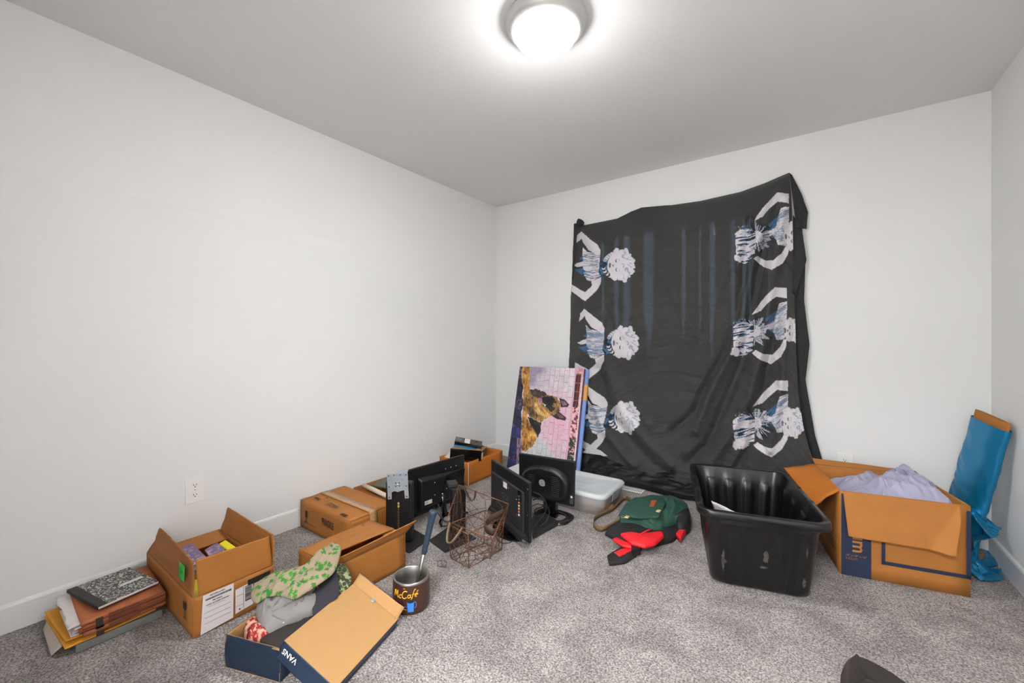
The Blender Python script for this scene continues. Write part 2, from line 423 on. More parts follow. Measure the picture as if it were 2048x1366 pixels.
# vertical vinyl blind with a few narrow gaps that let daylight through
bl = thing('vertical_blind', 'white vertical slat blind behind the black printed sheet', 'blind', (0, .02, 0))
gaps = [(1206, 5), (1233, 9), (1254, 13), (1297, 20), (1368, 8), (1400, 4), (1425, 11), (1466, 8), (1488, 7), (1500, 4), (1538, 2)]
edges = [WX0]
for px, wd in gaps:
    x0 = aty(px-wd/2, 520, .02).x; x1 = aty(px+wd/2, 520, .02).x
    edges += [x0, x1]
edges.append(WX1)
for i in range(0, len(edges), 2):
    if edges[i+1]-edges[i] > .005:
        b = MB(); xa, xb = edges[i], edges[i+1]; ta = 0 if i == 0 else (edges[i]-edges[i-1])/2; tb = 0 if i+2 >= len(edges) else (edges[i+2]-edges[i+1])/2
        zt = [1.98, 1.94, 2.0, 1.97][i//2 % 4]; zb = [1.15, 1.30, 1.05, 1.22][i//2 % 4]
        lp = [V(xa-ta, .016, WZ0), V(xb+tb, .016, WZ0), V(xb+tb, .016, zb-.12), V(xb, .016, zb+.12), V(xb, .016, zt-.02), V(xb+tb, .016, zt+.02), V(xb+tb, .016, WZ1), V(xa-ta, .016, WZ1), V(xa-ta, .016, zt+.02), V(xa, .016, zt-.02), V(xa, .016, zb+.12), V(xa-ta, .016, zb-.12)]
        b.prism(lp, V(0, .003, 0)); b.build('slat', M_slat, bl)

# ------------------------------------------------------------------ ceiling light
LC = V(1.64, -1.775, RZ)
t = thing('ceiling_light', 'round lit flush ceiling lamp with opal dome and nickel pan', 'ceiling light', LC)
b = MB()
b.lathe([(.001, -.001), (.163, -.001), (.166, -.006), (.166, -.012), (.160, -.018), (.158, -.030), (.150, -.042), (.139, -.049), (.131, -.050), (.127, -.044), (.12, -.04), (.001, -.04)], LC, n=72)
b.build('lamp_pan', M_ring, t)
b = MB(); b.lathe([(.129, -.046)]+[(.129*math.cos(a), -.046-.078*math.sin(a)**1.0) for a in np.linspace(0.02, 1.52, 22)], LC, n=72)
b.build('glass_dome', M_glow, t)
b = MB(); b.lathe([(.001, -.120), (.011, -.121), (.012, -.126), (.008, -.131), (.006, -.136), (.001, -.139)], LC, n=24)
b.build('finial', M_ring, t)
# unseen fill lamp added behind the camera (shines in through the added doorway)
ld = bpy.data.lights.new('fill_light', 'AREA'); ld.shape = 'RECTANGLE'; ld.size = 1.0; ld.size_y = .6; ld.energy = FILL_WATTS; ld.color = (.96, .98, 1)
lo = bpy.data.objects.new('fill_light', ld); COL.objects.link(lo); lo.location = (2.35, RY-.85, 2.36)
tag(lo, 'added unseen fill light outside the doorway', 'light')

# ------------------------------------------------------------------ outlets
def outlet(o, xd, nd, label):
    t = thing('wall_outlet', label, 'outlet', o)
    xd = Vector(xd); nd = Vector(nd); up = V(0, 0, 1); o = Vector(o)
    q = Matrix((xd, up, nd)).transposed().to_4x4(); q.translation = o
    b = MB(); b.box((-.040, -.064, .0005), (.040, .064, .006), 0, q); b.build('cover_plate', M_elast, t, bevel=.002)
    b = MB()
    for s in (-1, 1):
        lp = [q@V(.0165*math.cos(a)*1.0, s*.0245+.0145*math.sin(a), .006) for a in np.linspace(0, 2*PI, 25)[:-1]]
        b.prism(lp, nd*.0015, 0)
        for dx in (-.006, .006): b.box((dx-.0011, s*.0245-.002, .0075), (dx+.0011, s*.0245+.006, .0082), 1, q)
        b.prism([q@V(.0026*math.cos(a), s*.0245-.008+.0026*math.sin(a), .0075) for a in np.linspace(0, 2*PI, 13)[:-1]], nd*.0007, 1)
    b.build('receptacle', [M_elast, M_slot], t)
    b = MB(); b.prism([q@V(.003*math.cos(a), .003*math.sin(a), .006) for a in np.linspace(0, 2*PI, 13)[:-1]], nd*.0012); b.build('screw', M_zinc, t)
outlet((0, -2.477, .373), (0, 1, 0), (1, 0, 0), 'white duplex outlet low on the left wall above the open box')
outlet((2.695, 0, .372), (1, 0, 0), (0, -1, 0), 'white duplex outlet on the back wall behind the moving box')
# floor register
t = thing('floor_vent', 'white slotted floor vent in the carpet below the hanging sheet', 'vent', (1.44, -.17, 0))
b = MB(); b.box((1.30, -.225, .001), (1.52, -.11, .004))
b.build('vent_plate', M_elast, t, bevel=.001)
b = MB()
for r in range(2):
    for k in range(16): x = 1.315+k*.0125; b.box((x, -.210+r*.045, .0038), (x+.006, -.175+r*.045, .0044))
b.build('slots', mat('vent shadow slot', srgb(120, 116, 112), .7), t)

# ================================================================== CARTONS
def carton(t, A, B, C, D, h, m, th=.004, z0=0.0, mats=None, name='carton_body'):
    """open carton body; A,B,C,D = floor corners anticlockwise seen from above"""
    cs = [V(p[0], p[1], z0) for p in (A, B, C, D)]; cen = sum(cs, V(0, 0, 0))/4
    b = MB()
    for i in range(4):
        p, q = cs[i], cs[(i+1) % 4]; n = (q-p).cross(V(0, 0, 1)).normalized()
        board(b, p+V(0, 0, .001), q+V(0, 0, .001), q+V(0, 0, h), p+V(0, 0, h), th, 0, .003, 8, seed=i+A[0]*7)
    lo = [c+(cen-c)*.02+V(0, 0, .0012) for c in cs]; b.hexa(lo, [c+V(0, 0, th) for c in lo], 0)
    return b.build(name, mats or m, t)
def flap(t, m, a, b_, c, d, th=.004, warp=.006, seed=1, edge=.004, curl=0, label=None, n=14):
    b = MB(); board(b, a, b_, c, d, th, 0, warp, n, seed, edge, curl); o = b.build('flap', m, t)
    if label: o['label'] = label
    return o

# ---- open shipping carton by the left wall
x0, x1, y0, y1, hz = .045, .633, -2.672, -2.384, .152
t = thing('shipping_box', 'open brown shipping carton with address labels and upright flaps', 'box', (x0, y0, 0))
carton(t, (x0, y0), (x1, y0), (x1, y1), (x0, y1), hz, M_card)
flap(t, M_card_d, V(x0, y0, hz), V(x1-.010, y0, hz), V(x1-.010, y0+.002, hz+.134), V(x0+.035, y0+.040, hz+.106), warp=.010, edge=.010, n=24)
flap(t, M_card, V(x1, y0+.018, hz), V(x1, y1-.004, hz), V(x1-.001, y1-.018, hz+.132), V(x1+.001, y0+.008, hz+.141), warp=.004, edge=.004, seed=4, n=24)
flap(t, M_card, V(x1-.005, y1, hz), V(x0+.02, y1, hz), V(x0+.03, y1+.030, hz+.108), V(x1-.005, y1+.004, hz+.130), warp=.007, edge=.006, seed=6, n=24)
flap(t, M_card, V(x0, y1, hz), V(x0, y0, hz), V(x0+.13, y0+.01, hz-.012), V(x0+.13, y1-.01, hz-.01), warp=.004, seed=8)
b = MB(); b.quad(V(x1+.0045, y0+.022, .004), V(x1+.0045, y0+.132, .012), V(x1+.0045, y0+.134, .150), V(x1+.0045, y0+.030, .150), .0008)
def lt(s, yy, zz, h, mi=1, **k): b.text(s, V(x1+.0052, y0+yy, zz), (0, 1, 0), (0, 0, 1), h, mi, **k)
lt('RETURN LABEL', .052, .139, .0055, thick=.02); lt('760 LINDA', .060, .116, .0050, thick=.03); lt('LARRY & KAREN JORDAN', .040, .106, .0048, thick=.03); lt('RETURN SERVICE REQUESTED', .046, .098, .003)
for k in range(44):
    yy = y0+.038+k*.0020; b.box((x1+.005, yy, .126), (x1+.0056, yy+random.choice([.0007, .0012]), .133), 1)
for z in (.080, .060, .040): b.box((x1+.005, y0+.034, z), (x1+.0055, y0+.124, z+.0006), 1)
for z in (.020, .015, .026): lt('lorem '[0:0]+'- - - -', .030, z, .003)
b.build('address_label', [M_white, M_bar], t)
b = MB(); b.quad(V(x1+.0045, y0+.140, .022), V(x1+.0045, y0+.205, .030), V(x1+.0045, y0+.205, .125), V(x1+.0045, y0+.140, .118), .0008)
for z0_, z1_ in ((.05, .055), (.09, .0915)): b.box((x1+.005, y0+.143, z0_), (x1+.0055, y0+.168, z0_+.0008), 1)
b.box((x1+.005, y0+.1685, .03), (x1+.0055, y0+.1695, .12), 1)
for k in range(22):
    z = .055+k*.0028; b.box((x1+.005, y0+.175, z), (x1+.0056, y0+.200, z+random.choice([.001, .0017])), 1)
b.box((x1+.005, y0+.152, .032), (x1+.0056, y0+.158, .037), 1)
b.build('barcode_label', [M_white, M_bar], t)
b = MB(); b.quad(V(x1+.0045, y0+.210, .032), V(x1+.0045, y0+.280, .040), V(x1+.0045, y0+.280, .112), V(x1+.0045, y0+.210, .112), .0008)
for k in range(16): b.box((x1+.005, y0+.222+k*.003, .07), (x1+.0056, y0+.2235+k*.003, .105), 1)
b.box((x1+.005, y0+.212, .030), (x1+.0058, y0+.222, .036), 1)
b.build('postage_label', [M_white, M_bar], t)
b = MB(); b.quad(V(x1+.0046, y0+.185, .114), V(x1+.0046, y0+.272, .114), V(x1+.0046, y0+.272, .139), V(x1+.0046, y0+.185, .137), .0008)
b.text('SHIP TO', V(x1+.0053, y0+.205, .121), (0, 1, 0), (0, 0, 1), .010, 1)
b.build('dark_sticker', [mat('dark olive sticker', srgb(44, 44, 36), .4), M_ink], t)
b = MB(); f0 = V(x1-.120, y0-.012, hz+.050)
b.quad(f0, f0+V(.060, -.001, 0), f0+V(.060, .002, .056), f0+V(0, .003, .056), .0012)
for k, s in enumerate(['HUMAN', 'READABLE', '& LIVE', 'ITEMS']): b.text(s, f0+V(.006, -.0010, .043-k*.012), (1, 0, 0), (0, .05, 1), .0085, 1, lift=.003)
b.build('green_sticker', [M_green, mat('dark green ink', srgb(18, 80, 30), .6)], t)
b = MB()       # fragile glass pictogram on the end
gx = x1-.08
b.box((gx-.014, y0-.0006-.0045, .085), (gx+.014, y0-.0045, .115), 0); b.box((gx-.002, y0-.0051, .055), (gx+.002, y0-.0045, .085), 0); b.box((gx-.012, y0-.0051, .05), (gx+.012, y0-.0045, .055), 0)
b.build('glass_symbol', M_ink, t)
# contents
b = MB(); Q = V(.30, -2.60, .105)
def purplish(x, y, z):
    n = fbm(x*70, y*70, 3)[..., None]; c = rgb(112, 92, 128)*(1-np.clip(n*2, 0, 1))+rgb(176, 140, 170)*np.clip(n*2, 0, 1); c = np.where(n < -.45, rgb(84, 76, 118), c)
    c = np.where((vn(x*260, y*260, 1) > .8)[..., None], rgb(226, 190, 170), c); return c
def pboard(mb, a, b_, c, d, th, colf, n=70, mi=0):
    P = bil(a, b_, c, d, n, n); mb.grid(P, mi, th, False, color=colf(P[..., 0], P[..., 1], P[..., 2]))
b = MB(); pboard(b, V(.145, -2.625, .160), V(.420, -2.640, .150), V(.400, -2.540, .165), V(.150, -2.535, .172), .012, purplish)
for k in range(9): b.box((.255+k*.013, -2.605, .1595-k*.0005), (.260+k*.013, -2.575+.012*math.sin(k*1.9), .1640-k*.0004), 1)
tag(b.build('paperback_book', [M_pcard, M_white]), 'purple speckled paperback lying in the open shipping carton', 'book')
b = MB(); pboard(b, V(.300, -2.530, .180), V(.395, -2.535, .172), V(.375, -2.475, .182), V(.290, -2.478, .190), .008, purplish)
tag(b.build('card_box', [M_pcard]), 'small purple card beside the paperback in the open carton', 'box')
b = MB(); b.hexa([V(.28, -2.470, .06), V(.44, -2.470, .06), V(.44, -2.435, .06), V(.28, -2.435, .06)], [V(.28, -2.468, .178), V(.44, -2.468, .178), V(.44, -2.440, .186), V(.28, -2.440, .186)])
tag(b.build('plastic_case', M_yelb, bevel=.004), 'bright yellow plastic case wedged beside the right flap of carton', 'case')
b = MB(); b.box((.45, -2.660, .008), (.615, -2.60, .135))
tag(b.build('plastic_case', M_yelb, bevel=.004), 'yellow case seen through the gap at the carton corner', 'case')

# ---- fragile box
x0, x1, y0, y1, hz = .02, .535, -1.952, -1.66, .162
t = thing('fragile_box', 'taped brown box marked FRAGILE on two sides against left wall', 'box', (x0, y0, 0))
carton(t, (x0, y0), (x1, y0), (x1, y1), (x0, y1), hz, M_card)
flap(t, M_card, V(x0, y0, hz), V(x1, y0, hz), V(x1+.004, (y0+y1)/2-.004, hz+.004), V(x0, (y0+y1)/2-.002, hz+.004), warp=.004, seed=3, edge=.002)
flap(t, M_card, V(x1, y1, hz), V(x0, y1, hz), V(x0, (y0+y1)/2+.001, hz+.003), V(x1, (y0+y1)/2+.004, hz+.010), warp=.004, seed=5, edge=.002)
b = MB(); P = bil(V(x0+.01, -1.835, hz+.009), V(x1+.002, -1.835, hz+.010), V(x1+.002, -1.785, hz+.010), V(x0+.01, -1.785, hz+.009), 20, 3)
b.grid(P, 0, .0006); P = bil(V(x1+.0055, -1.835, hz+.010), V(x1+.012, -1.832, hz-.065), V(x1+.012, -1.792, hz-.065), V(x1+.0055, -1.785, hz+.010), 10, 3)
P[..., 0] += .004*vn(P[..., 2]*60, P[..., 1]*60); b.grid(P, 0, .0006); b.build('packing_tape', M_tape, t)
b = MB()
b.text('FRAGILE', V(.265, y0-.005, .080), (1, 0, -.02), (0, 0, 1), .038, 0, thick=.02, xs=.62)
b.text('FRAGILE', V(.335, -1.885, hz+.008), (-1, 0, 0), (0, -1, 0), .028, 0, thick=.02, xs=.72)
for a in ((.05, .11), (.06, .035)): pass
b.box((.085, y0-.0056, .075), (.105, y0-.0050, .115)); b.box((.093, y0-.0056, .05), (.097, y0-.005, .075)); b.box((.075, y0-.0056, .048), (.115, y0-.005, .051)); b.box((.04, y0-.0056, .0415), (.2, y0-.005, .0435))
b.box((.075, -1.90, hz+.0080), (.125, -1.885, hz+.0088)); b.box((.425, -1.945, hz+.008), (.475, -1.925, hz+.0088)); b.box((.14, -1.86, hz+.008), (.15, -1.85, hz+.0088))
b.text('FRAGILE', V(x1+.0055, y0+.010, .080), (0, 1, 0), (0, 0, 1), .034, 0, thick=.02, xs=.6)
b.build('printed_marks', M_ink, t)

# ---- box with odds and ends behind it
x0, x1, y0, y1, hz = .03, .40, -1.60, -1.22, .135
t = thing('open_box', 'low open brown box behind the box marked FRAGILE', 'box', (x0, y0, 0))
carton(t, (x0, y0), (x1, y0), (x1, y1), (x0, y1), hz, M_card_d)
flap(t, M_card, V(x1, y0+.01, hz), V(x1, y1, hz), V(x1+.02, y1, hz+.05), V(x1+.02, y0+.01, hz+.05), seed=2)
b = MB(); b.tube([V(.10, -1.57, .155), V(.22, -1.585, .158), V(.38, -1.60, .156)], .014, n=20); tag(b.build('mailing_tube', mat('pale plastic roll', srgb(205, 190, 172), .4)), 'pale rolled tube lying across the open box behind FRAGILE box', 'tube')
b = MB(); P = bil(V(.10, -1.52, .14), V(.36, -1.50, .16), V(.34, -1.30, .19), V(.10, -1.34, .165), 14, 14); P[..., 2] += .01*fbm(P[..., 0]*14, P[..., 1]*14); b.grid(P, 0, .006)
tag(b.build('folded_cloth', mat('grey green cloth', srgb(96, 100, 84), .9)), 'grey green folded cloth on top of the low open box', 'cloth')
b = MB(); b.box((.24, -1.49, .05), (.38, -1.40, .19)); tag(b.build('small_carton', M_card_o, bevel=.003), 'small orange brown carton standing in the low open box', 'box')

# ---- middle box with lifted front flap
A, B, C, D = V(.888, -2.240, 0), V(.888, -1.875, 0), V(.612, -1.880, 0), V(.616, -2.266, 0); hz = .165
t = thing('cardboard_box', 'brown cardboard box with one long flap lifted behind the hats', 'box', A)
carton(t, A, B, C, D, hz, M_card)
up = V(0, 0, hz)
flap(t, M_card, A+up, B+up, B+up+V(.030, .045, .058), A+up+V(.018, -.005, .042), warp=.006, seed=12, edge=.004, label='lifted long flap with faded print')
flap(t, M_card, D+up+V(.24, .01, 0), D+up, D+up+V(.02, .07, -.004), D+up+V(.20, .075, .004), warp=.006, seed=14)
flap(t, M_card, C+up, D+up, D+up+V(.195, .0, .022), C+up+V(.205, -.01, .012), warp=.004, seed=16, edge=.003, label='top flap with faded lettering')
flap(t, M_card, B+up, C+up, C+up+V(.02, -.07, .002), B+up+V(-.02, -.07, .002), warp=.004, seed=18)
b = MB()
b.text('FOOD GRADE MATERIAL', A+up+V(.0205, .10, .018), (.03, 1, .04), (.3, 0, 1), .010, 0, lift=.006)
ring = [A+up+V(.024, .295, .030)+V(.0*0, .016*math.cos(a), .016*math.sin(a)) for a in np.linspace(0, 2*PI, 21)[:-1]]; b.tube([p+V(.008, 0, 0) for p in ring], .0012, closed=True, n=5)
b.build('faded_print', M_inkf, t)
b = MB(); b.text('KEEP DRY  HANDLE WITH CARE', C+up+V(.13, -.30, .0165), (0.02, 1, 0), (-1, 0, 0), .010, 0, lift=.010); b.build('faded_print', M_inkf, t)

# ---- back corner box with black product boxes
x0, x1, y0, y1, hz = .075, .378, -.845, -.400, .180
t = thing('corner_box', 'orange brown open box near the room corner holding black packages', 'box', (x0, y0, 0))
carton(t, (x0, y0), (x1, y0), (x1, y1), (x0, y1), hz, M_card_o)
b = MB(); b.quad(V(x1+.0045, y0, .0), V(x1+.0045, y0+.008, .0), V(x1+.0045, y0+.008, hz), V(x1+.0045, y0, hz), .0006)
b.build('torn_tape', M_white, t)
def blackbox(x, y, z):
    n = fbm(x*30, y*30, 3); c = np.ones(x.shape+(3,))*rgb(20, 20, 22); c[n > .1] = rgb(180, 130, 50); c[n > .35] = rgb(240, 205, 130); return c
b = MB(); mt = Matrix.Translation(V(.225, -.655, hz+.012)) @ Matrix.Rotation(math.radians(-6), 4, 'X') @ Matrix.Rotation(math.radians(28), 4, 'Z') @ Matrix.Scale(1.22, 4)
b.box((-.105, -.10, -.03), (.105, .10, .035), 0, mt)
b.box((-.09, -.085, .035), (.09, .085, .0358), 1, mt)
for k in range(3): b.box((.1055, -.02+k*.036, .0), (.1062, .004+k*.036, .02), 2, mt)
b.box((.1055, -.09, -.02), (.1062, -.05, .02), 3, mt)
b.box((-.02, -.06, .0355), (.06, .04, .0364), 0, mt)
tag(b.build('product_box', [M_plastg, mat('amber printed card', srgb(190, 140, 60), .4), M_scuff, M_white]), 'black retail box with amber top resting in the corner box', 'box')
b = MB(); mt = Matrix.Translation(V(.225, -.665, hz+.088)) @ Matrix.Rotation(math.radians(14), 4, 'Y') @ Matrix.Rotation(math.radians(38), 4, 'Z') @ Matrix.Scale(1.12, 4)
b.box((-.10, -.045, -.018), (.10, .045, .018), 0, mt)
b.box((-.10, -.0455, -.018), (.10, -.0452, -.006), 1, mt); b.box((-.03, -.04, .0182), (.01, .04, .0188), 2, mt)
for k in range(4): b.text(['LED', 'LENSER', 'HEADLAMP', '------'][k], mt@V(-.095, .022-k*.018, .0185), mt.to_3x3()@V(1, 0, 0), mt.to_3x3()@V(0, 1, 0), .011, 2)
tag(b.build('product_box', [M_plastg, mat('bright blue stripe', srgb(30, 130, 190), .4), M_white]), 'smaller black package with blue stripe, topmost in the corner box', 'box')
b = MB(); P = bil(V(.20, -.56, .19), V(.30, -.50, .19), V(.27, -.60, .285), V(.21, -.64, .285), 12, 12); P[..., 2] += .006*fbm(P[..., 0]*30, P[..., 1]*30); b.grid(P, 0, .002)
tag(b.build('kraft_sleeve', M_card_d), 'brown cardboard sleeve leaning behind the black packages in the corner box', 'box')
b = MB(); P = bil(V(.09, -.83, .16), V(.22, -.83, .17), V(.2, -.74, .20), V(.07, -.72, .19), 12, 12); P[..., 2] += .01*fbm(P[..., 0]*40, P[..., 1]*40); b.grid(P, 0, .003)
tag(b.build('crumpled_paper', M_white), 'white crumpled paper inside the corner box', 'paper')

# ---- U-shaped stack: papers by the left wall
t0 = (.22, -2.83, 0)
b = MB(); b.box((.10, -2.945, .001), (.383, -2.700, .032))
tag(b.build('ring_binder', M_grey, bevel=.003), 'grey binder lying flat, bottom of the paper stack', 'binder')
b = MB()
P = bil(V(.07, -2.990, .036), V(.385, -2.972, .034), V(.380, -2.72, .038), V(.08, -2.74, .038), 26, 22); P[..., 2] += .003*(1+fbm(P[..., 0]*20, P[..., 1]*20)); b.grid(P, 0, .002)
P = bil(V(.08, -2.990, .060), V(.365, -2.968, .054), V(.380, -2.72, .046), V(.08, -2.74, .046), 26, 22); P[..., 2] += .004*(fbm(P[..., 0]*24, P[..., 1]*24)); b.grid(P, 0, .002)
P = bil(V(.30, -2.97, .036), V(.372, -2.965, .034), V(.385, -2.86, .052), V(.36, -2.86, .06), 10, 10); b.grid(P, 0, .001)
tag(b.build('padded_envelope', M_manila), 'golden yellow padded envelope with open torn end in the paper stack', 'envelope')
for k in range(4):
    t = thing('expanding_folder', ['lowest russet expanding folder, resting on the yellow envelope', 'second russet expanding folder from the bottom of the stack', 'third russet expanding folder in the paper stack', 'russet expanding folder directly under the marbled notebook'][k], 'folder', (.2, -2.8, .058+k*.013), 'russet expanding folders in the paper stack')
    z = .056+k*.0125; sh = [.006, -.004, .004, .0][k]
    b = MB()
    for dz, mi in ((0, 1), (.004, 0), (.0085, 0)):
        P = bil(V(.085+sh, -2.922+sh, z+dz), V(.372+sh+.010, -2.932+sh, z+dz-.002), V(.388+sh, -2.692, z+dz-.001), V(.070+sh, -2.676, z+dz), 14, 14)
        P[..., 2] += .0015*fbm(P[..., 0]*12+k*5, P[..., 1]*12+dz*900); b.grid(P, mi, .0016)
    b.build('folder_body', [M_brown, M_brownd], t)
    b = MB(); b.box((.381+sh, -2.86, z-.002), (.386+sh, -2.70+.002*k, z+.009)); b.build('gusset', M_brownd, t)
for k in range(3):
    b = MB(); z = [.0605, .073, .0855][k]
    P = bil(V(.12, -2.955+.006*k, z+.002), V(.36+.004*k, -2.955+.004*k, z-.003), V(.355, -2.76, z-.003), V(.12, -2.76, z+.004), 16, 16); P[..., 2] += .001*fbm(P[..., 0]*30, P[..., 1]*30, k); b.grid(P, 0, .0012)
    tag(b.build('paper_sheet', [M_white, M_cream, M_white][k]), ['white papers poking out low, over the yellow envelope', 'cream papers poking out between the russet folders', 'crinkled white papers poking out under the top russet folder'][k], 'paper')
b = MB(); P = bil(V(.07, -2.958, .0985), V(.362, -2.960, .0915), V(.360, -2.90, .0945), V(.07, -2.89, .0975), 18, 14); P[..., 2] += .003*fbm(P[..., 0]*40, P[..., 1]*40); P[..., 1] += .006*vn(P[..., 0]*50, 0*P[..., 1]); b.grid(P, 0, .001)
tag(b.build('paper_sheet', M_white), 'creased white paper sticking out left beside the marbled notebook', 'paper')
b = MB(); P = bil(V(.12, -2.998, .012), V(.335, -3.000, .008), V(.35, -2.975, .034), V(.10, -2.985, .034), 8, 8); b.grid(P, 0, .001)
tag(b.build('paper_sheet', M_cream), 'loose cream sheet drooping beside the golden envelope', 'paper')
b = MB(); b.box((.385, -2.895, .062), (.388, -2.875, .102)); b.box((.384, -2.893, .036), (.388, -2.872, .070))
tag(b.build('elastic_band', mat('dark elastic band', srgb(50, 36, 30), .6)), 'dark elastic closure strap on the front of the folder stack', 'strap')
t = thing('composition_notebook', 'black and white marbled composition notebook with white label stripe', 'notebook', (.2, -2.81, .112))
n0, n1, n2, n3 = V(.345, -2.88, .111), V(.312, -2.695, .111), V(.085, -2.742, .116), V(.098, -2.93, .114)
def marble(x, y, z):
    n = fbm(x*230, y*230, 1, 3); c = np.ones(x.shape+(3,))*rgb(32, 31, 32); c[n > .12] = rgb(150, 150, 142); c[n > .3] = rgb(205, 202, 188); return c
b = MB()
def nb(u, v, dz=0):
    p = lerp(lerp(n0, n1, u), lerp(n3, n2, u), v); return p+V(0, 0, dz)
P = np.array([[tuple(nb(u, v, .0112)) for v in np.linspace(0, 1, 250)] for u in np.linspace(.13, 1, 250)]); b.grid(P, 0, .0006, False, color=marble(P[..., 0], P[..., 1], P[..., 2]))
b.build('cover', M_pcard, t)
b = MB(); b.quad(nb(-.01, 0, .0117), nb(.14, 0, .0117), nb(.14, 1, .0117), nb(-.01, 1, .0117), .0012); b.quad(nb(-.01, 0, .0012), nb(1, 0, .0012), nb(1, 1, .0012), nb(-.01, 1, .0012), .001)
b.quad(nb(-.012, 0, 0), nb(-.010, 0, .0117), nb(-.01, 1, .0117), nb(-.012, 1, 0), .001); b.build('spine', M_plastm, t)
b = MB(); b.quad(nb(0, .004, .0100), nb(.995, .004, .0100), nb(.995, .99, .0100), nb(0, .99, .0100), .0082); b.build('pages', M_white, t)
b = MB(); b.quad(nb(.54, .36, .0122), nb(.93, .36, .0122), nb(.93, .44, .0122), nb(.54, .44, .0122), .0004); b.build('title_label', M_white, t)

# ================================================================== BLUE SHOE BOX
wv = V(.942, .336, 0); lv = V(-.336, .942, 0); A = V(.884, -2.656, 0); B = A+wv*.235; C = B+lv*.335; D = A+lv*.335; hz = .113
t = thing('shoe_box', 'dark blue cardboard box full of hats in the foreground', 'box', A)
b = MB(); cs = [A, B, C, D]
for i in range(4):
    p, q = cs[i], cs[(i+1) % 4]; n = (q-p).cross(V(0, 0, 1)).normalized()
    board(b, p+V(0, 0, .001), q+V(0, 0, .001), q+V(0, 0, hz), p+V(0, 0, hz), .0012, 0, .003, 14, i+2, .004)
    board(b, p-n*.0015+V(0, 0, .001), q-n*.0015+V(0, 0, .001), q-n*.0015+V(0, 0, hz), p-n*.0015+V(0, 0, hz), .0015, 1, .003, 14, i+2, .004)
b.hexa([c+V(0, 0, .001) for c in cs], [c+V(0, 0, .003) for c in cs], 1)
b.build('box_body', [M_blue, M_card_l], t)
b = MB(); b.quad(B+V(-.03*wv.x, -.03*wv.y, hz-.004)-lv*.0035, B+V(.001, 0, hz-.004)-lv*.0035, B+V(.001, 0, hz+.003)-lv*.0035, B+V(-.025*wv.x, -.03*wv.y, hz+.002)-lv*.0035, .0008); b.build('torn_edge', M_card_l, t)
# lid, inside facing up, leaning on the box
L_, T_, R_ = V(1.108, -2.565, .134), V(1.006, -2.235, .134), V(1.215, -2.20, .034)
e1 = (T_-L_); e2 = (R_-T_); e2 = e2-e1*(e2.dot(e1)/e1.dot(e1)); e2 = e2.normalized()*.232; e1 = e1.normalized()*.335; nn = e2.cross(e1).normalized()
if nn.z < 0: nn = -nn
t = thing('shoe_box_lid', 'upturned pale cardboard lid with navy rim leaning on the blue box', 'box lid', L_+e2)
q0, q1, q2, q3 = L_, L_+e2, L_+e2+e1, L_+e1
b = MB(); b.quad(q0, q1, q2, q3, .002, 0); o = q0-nn*.0022; b.quad(q0-nn*.003, q1-nn*.003, q2-nn*.003, q3-nn*.003, .0008, 1); b.build('lid_panel', [M_card_l, M_blue], t)
def rim(a, c, out, h, seed, tilt=.2, txt=None, name='lid_rim'):
    b = MB(); u = nn*h+out*tilt*h
    board(b, a, c, c+u, a+u, .0012, 0, .002, 16, seed, .006)
    board(b, c+out*.0040, a+out*.0040, a+u*.97+out*.0040, c+u*.97+out*.0040, .0012, 1, .002, 16, seed, .006)
    return b
ou, ol = e2.normalized(), e1.normalized()
b = rim(q3, q2, ol, .040, 3, .5); b.build('lid_rim', [M_card_l, M_blue], t)
b = rim(q1, q2, ou, -.045, 5, -.1); b.build('lid_rim', [M_card_l, M_blue], t)['label'] = 'rim folded down on the floor side'
# rim facing the camera, folded down so its navy outside shows
b = MB(); dn = -nn*.045-ol*.022
board(b, q1, q0, q0+dn, q1+dn, .0015, 0, .002, 16, 7, .004)
xd = (q1-q0).normalized(); yd = (-dn).normalized()
b.text('VANS', q0+dn*.22+xd*.080-ol*.003, -xd, -yd, .015, 1, lift=.003, thick=.02, xs=1.2)
b.build('lid_rim', [M_blue, M_white], t)
b = MB(); pp = q1-ou*0.0+ol*.13-nn*.016+ou*.004
for k in range(3): b.quad(pp+ol*k*.0-nn*.008*k, pp+ol*(.08-k*.01)-nn*.008*k, pp+ol*(.08-k*.01)-nn*(.008*k-.004), pp-nn*(.008*k-.004), .0005)
b.build('printed_lines', M_white, t)
b = MB(); b.lathe([(.0005, 0), (.010, .0), (.011, .003), (.009, .0045), (.006, .004), (.0005, .004)], q3+(q2-q3)*.47-e1*.008+nn*.001, axis=nn, n=24); b.build('round_stud', M_zinc, t)

# ---- hats and cloth in the blue box
def leafcol(pts_px, seed, n=46, W_=.0017):
    rnd = random.Random(seed); xs = [p[0] for p in pts_px]; ys = [p[1] for p in pts_px]
    def f(x, y, z):
        c = np.ones(x.shape+(3,))*rgb(156, 139, 117)
        c = c*(1+.05*fbm(x*60, y*60)[..., None])
        for k in range(n):
            cx = min(xs)+(max(xs)-min(xs))*((k*.618034) % 1); cy = min(ys)+(max(ys)-min(ys))*((k*.7548+.13*rnd.random()) % 1); a0 = rnd.random()*6.28
            R = .014+.005*rnd.random(); g = rgb(46+rnd.randint(0, 25), 124+rnd.randint(-12, 18), 40)
            for j in range(7):
                a = a0+(j-3)*.62; r = R*(1-.16*abs(j-3)); 
                dx = x-cx; dy = y-cy; al = dx*math.cos(a)+dy*math.sin(a); ac = -dx*math.sin(a)+dy*math.cos(a)
                m = (al > 0) & (al < r) & (np.abs(ac) < W_*np.sin(np.clip(al/r, 0, 1)**.8*PI)+.0003); c[m] = g
        return c
    return f
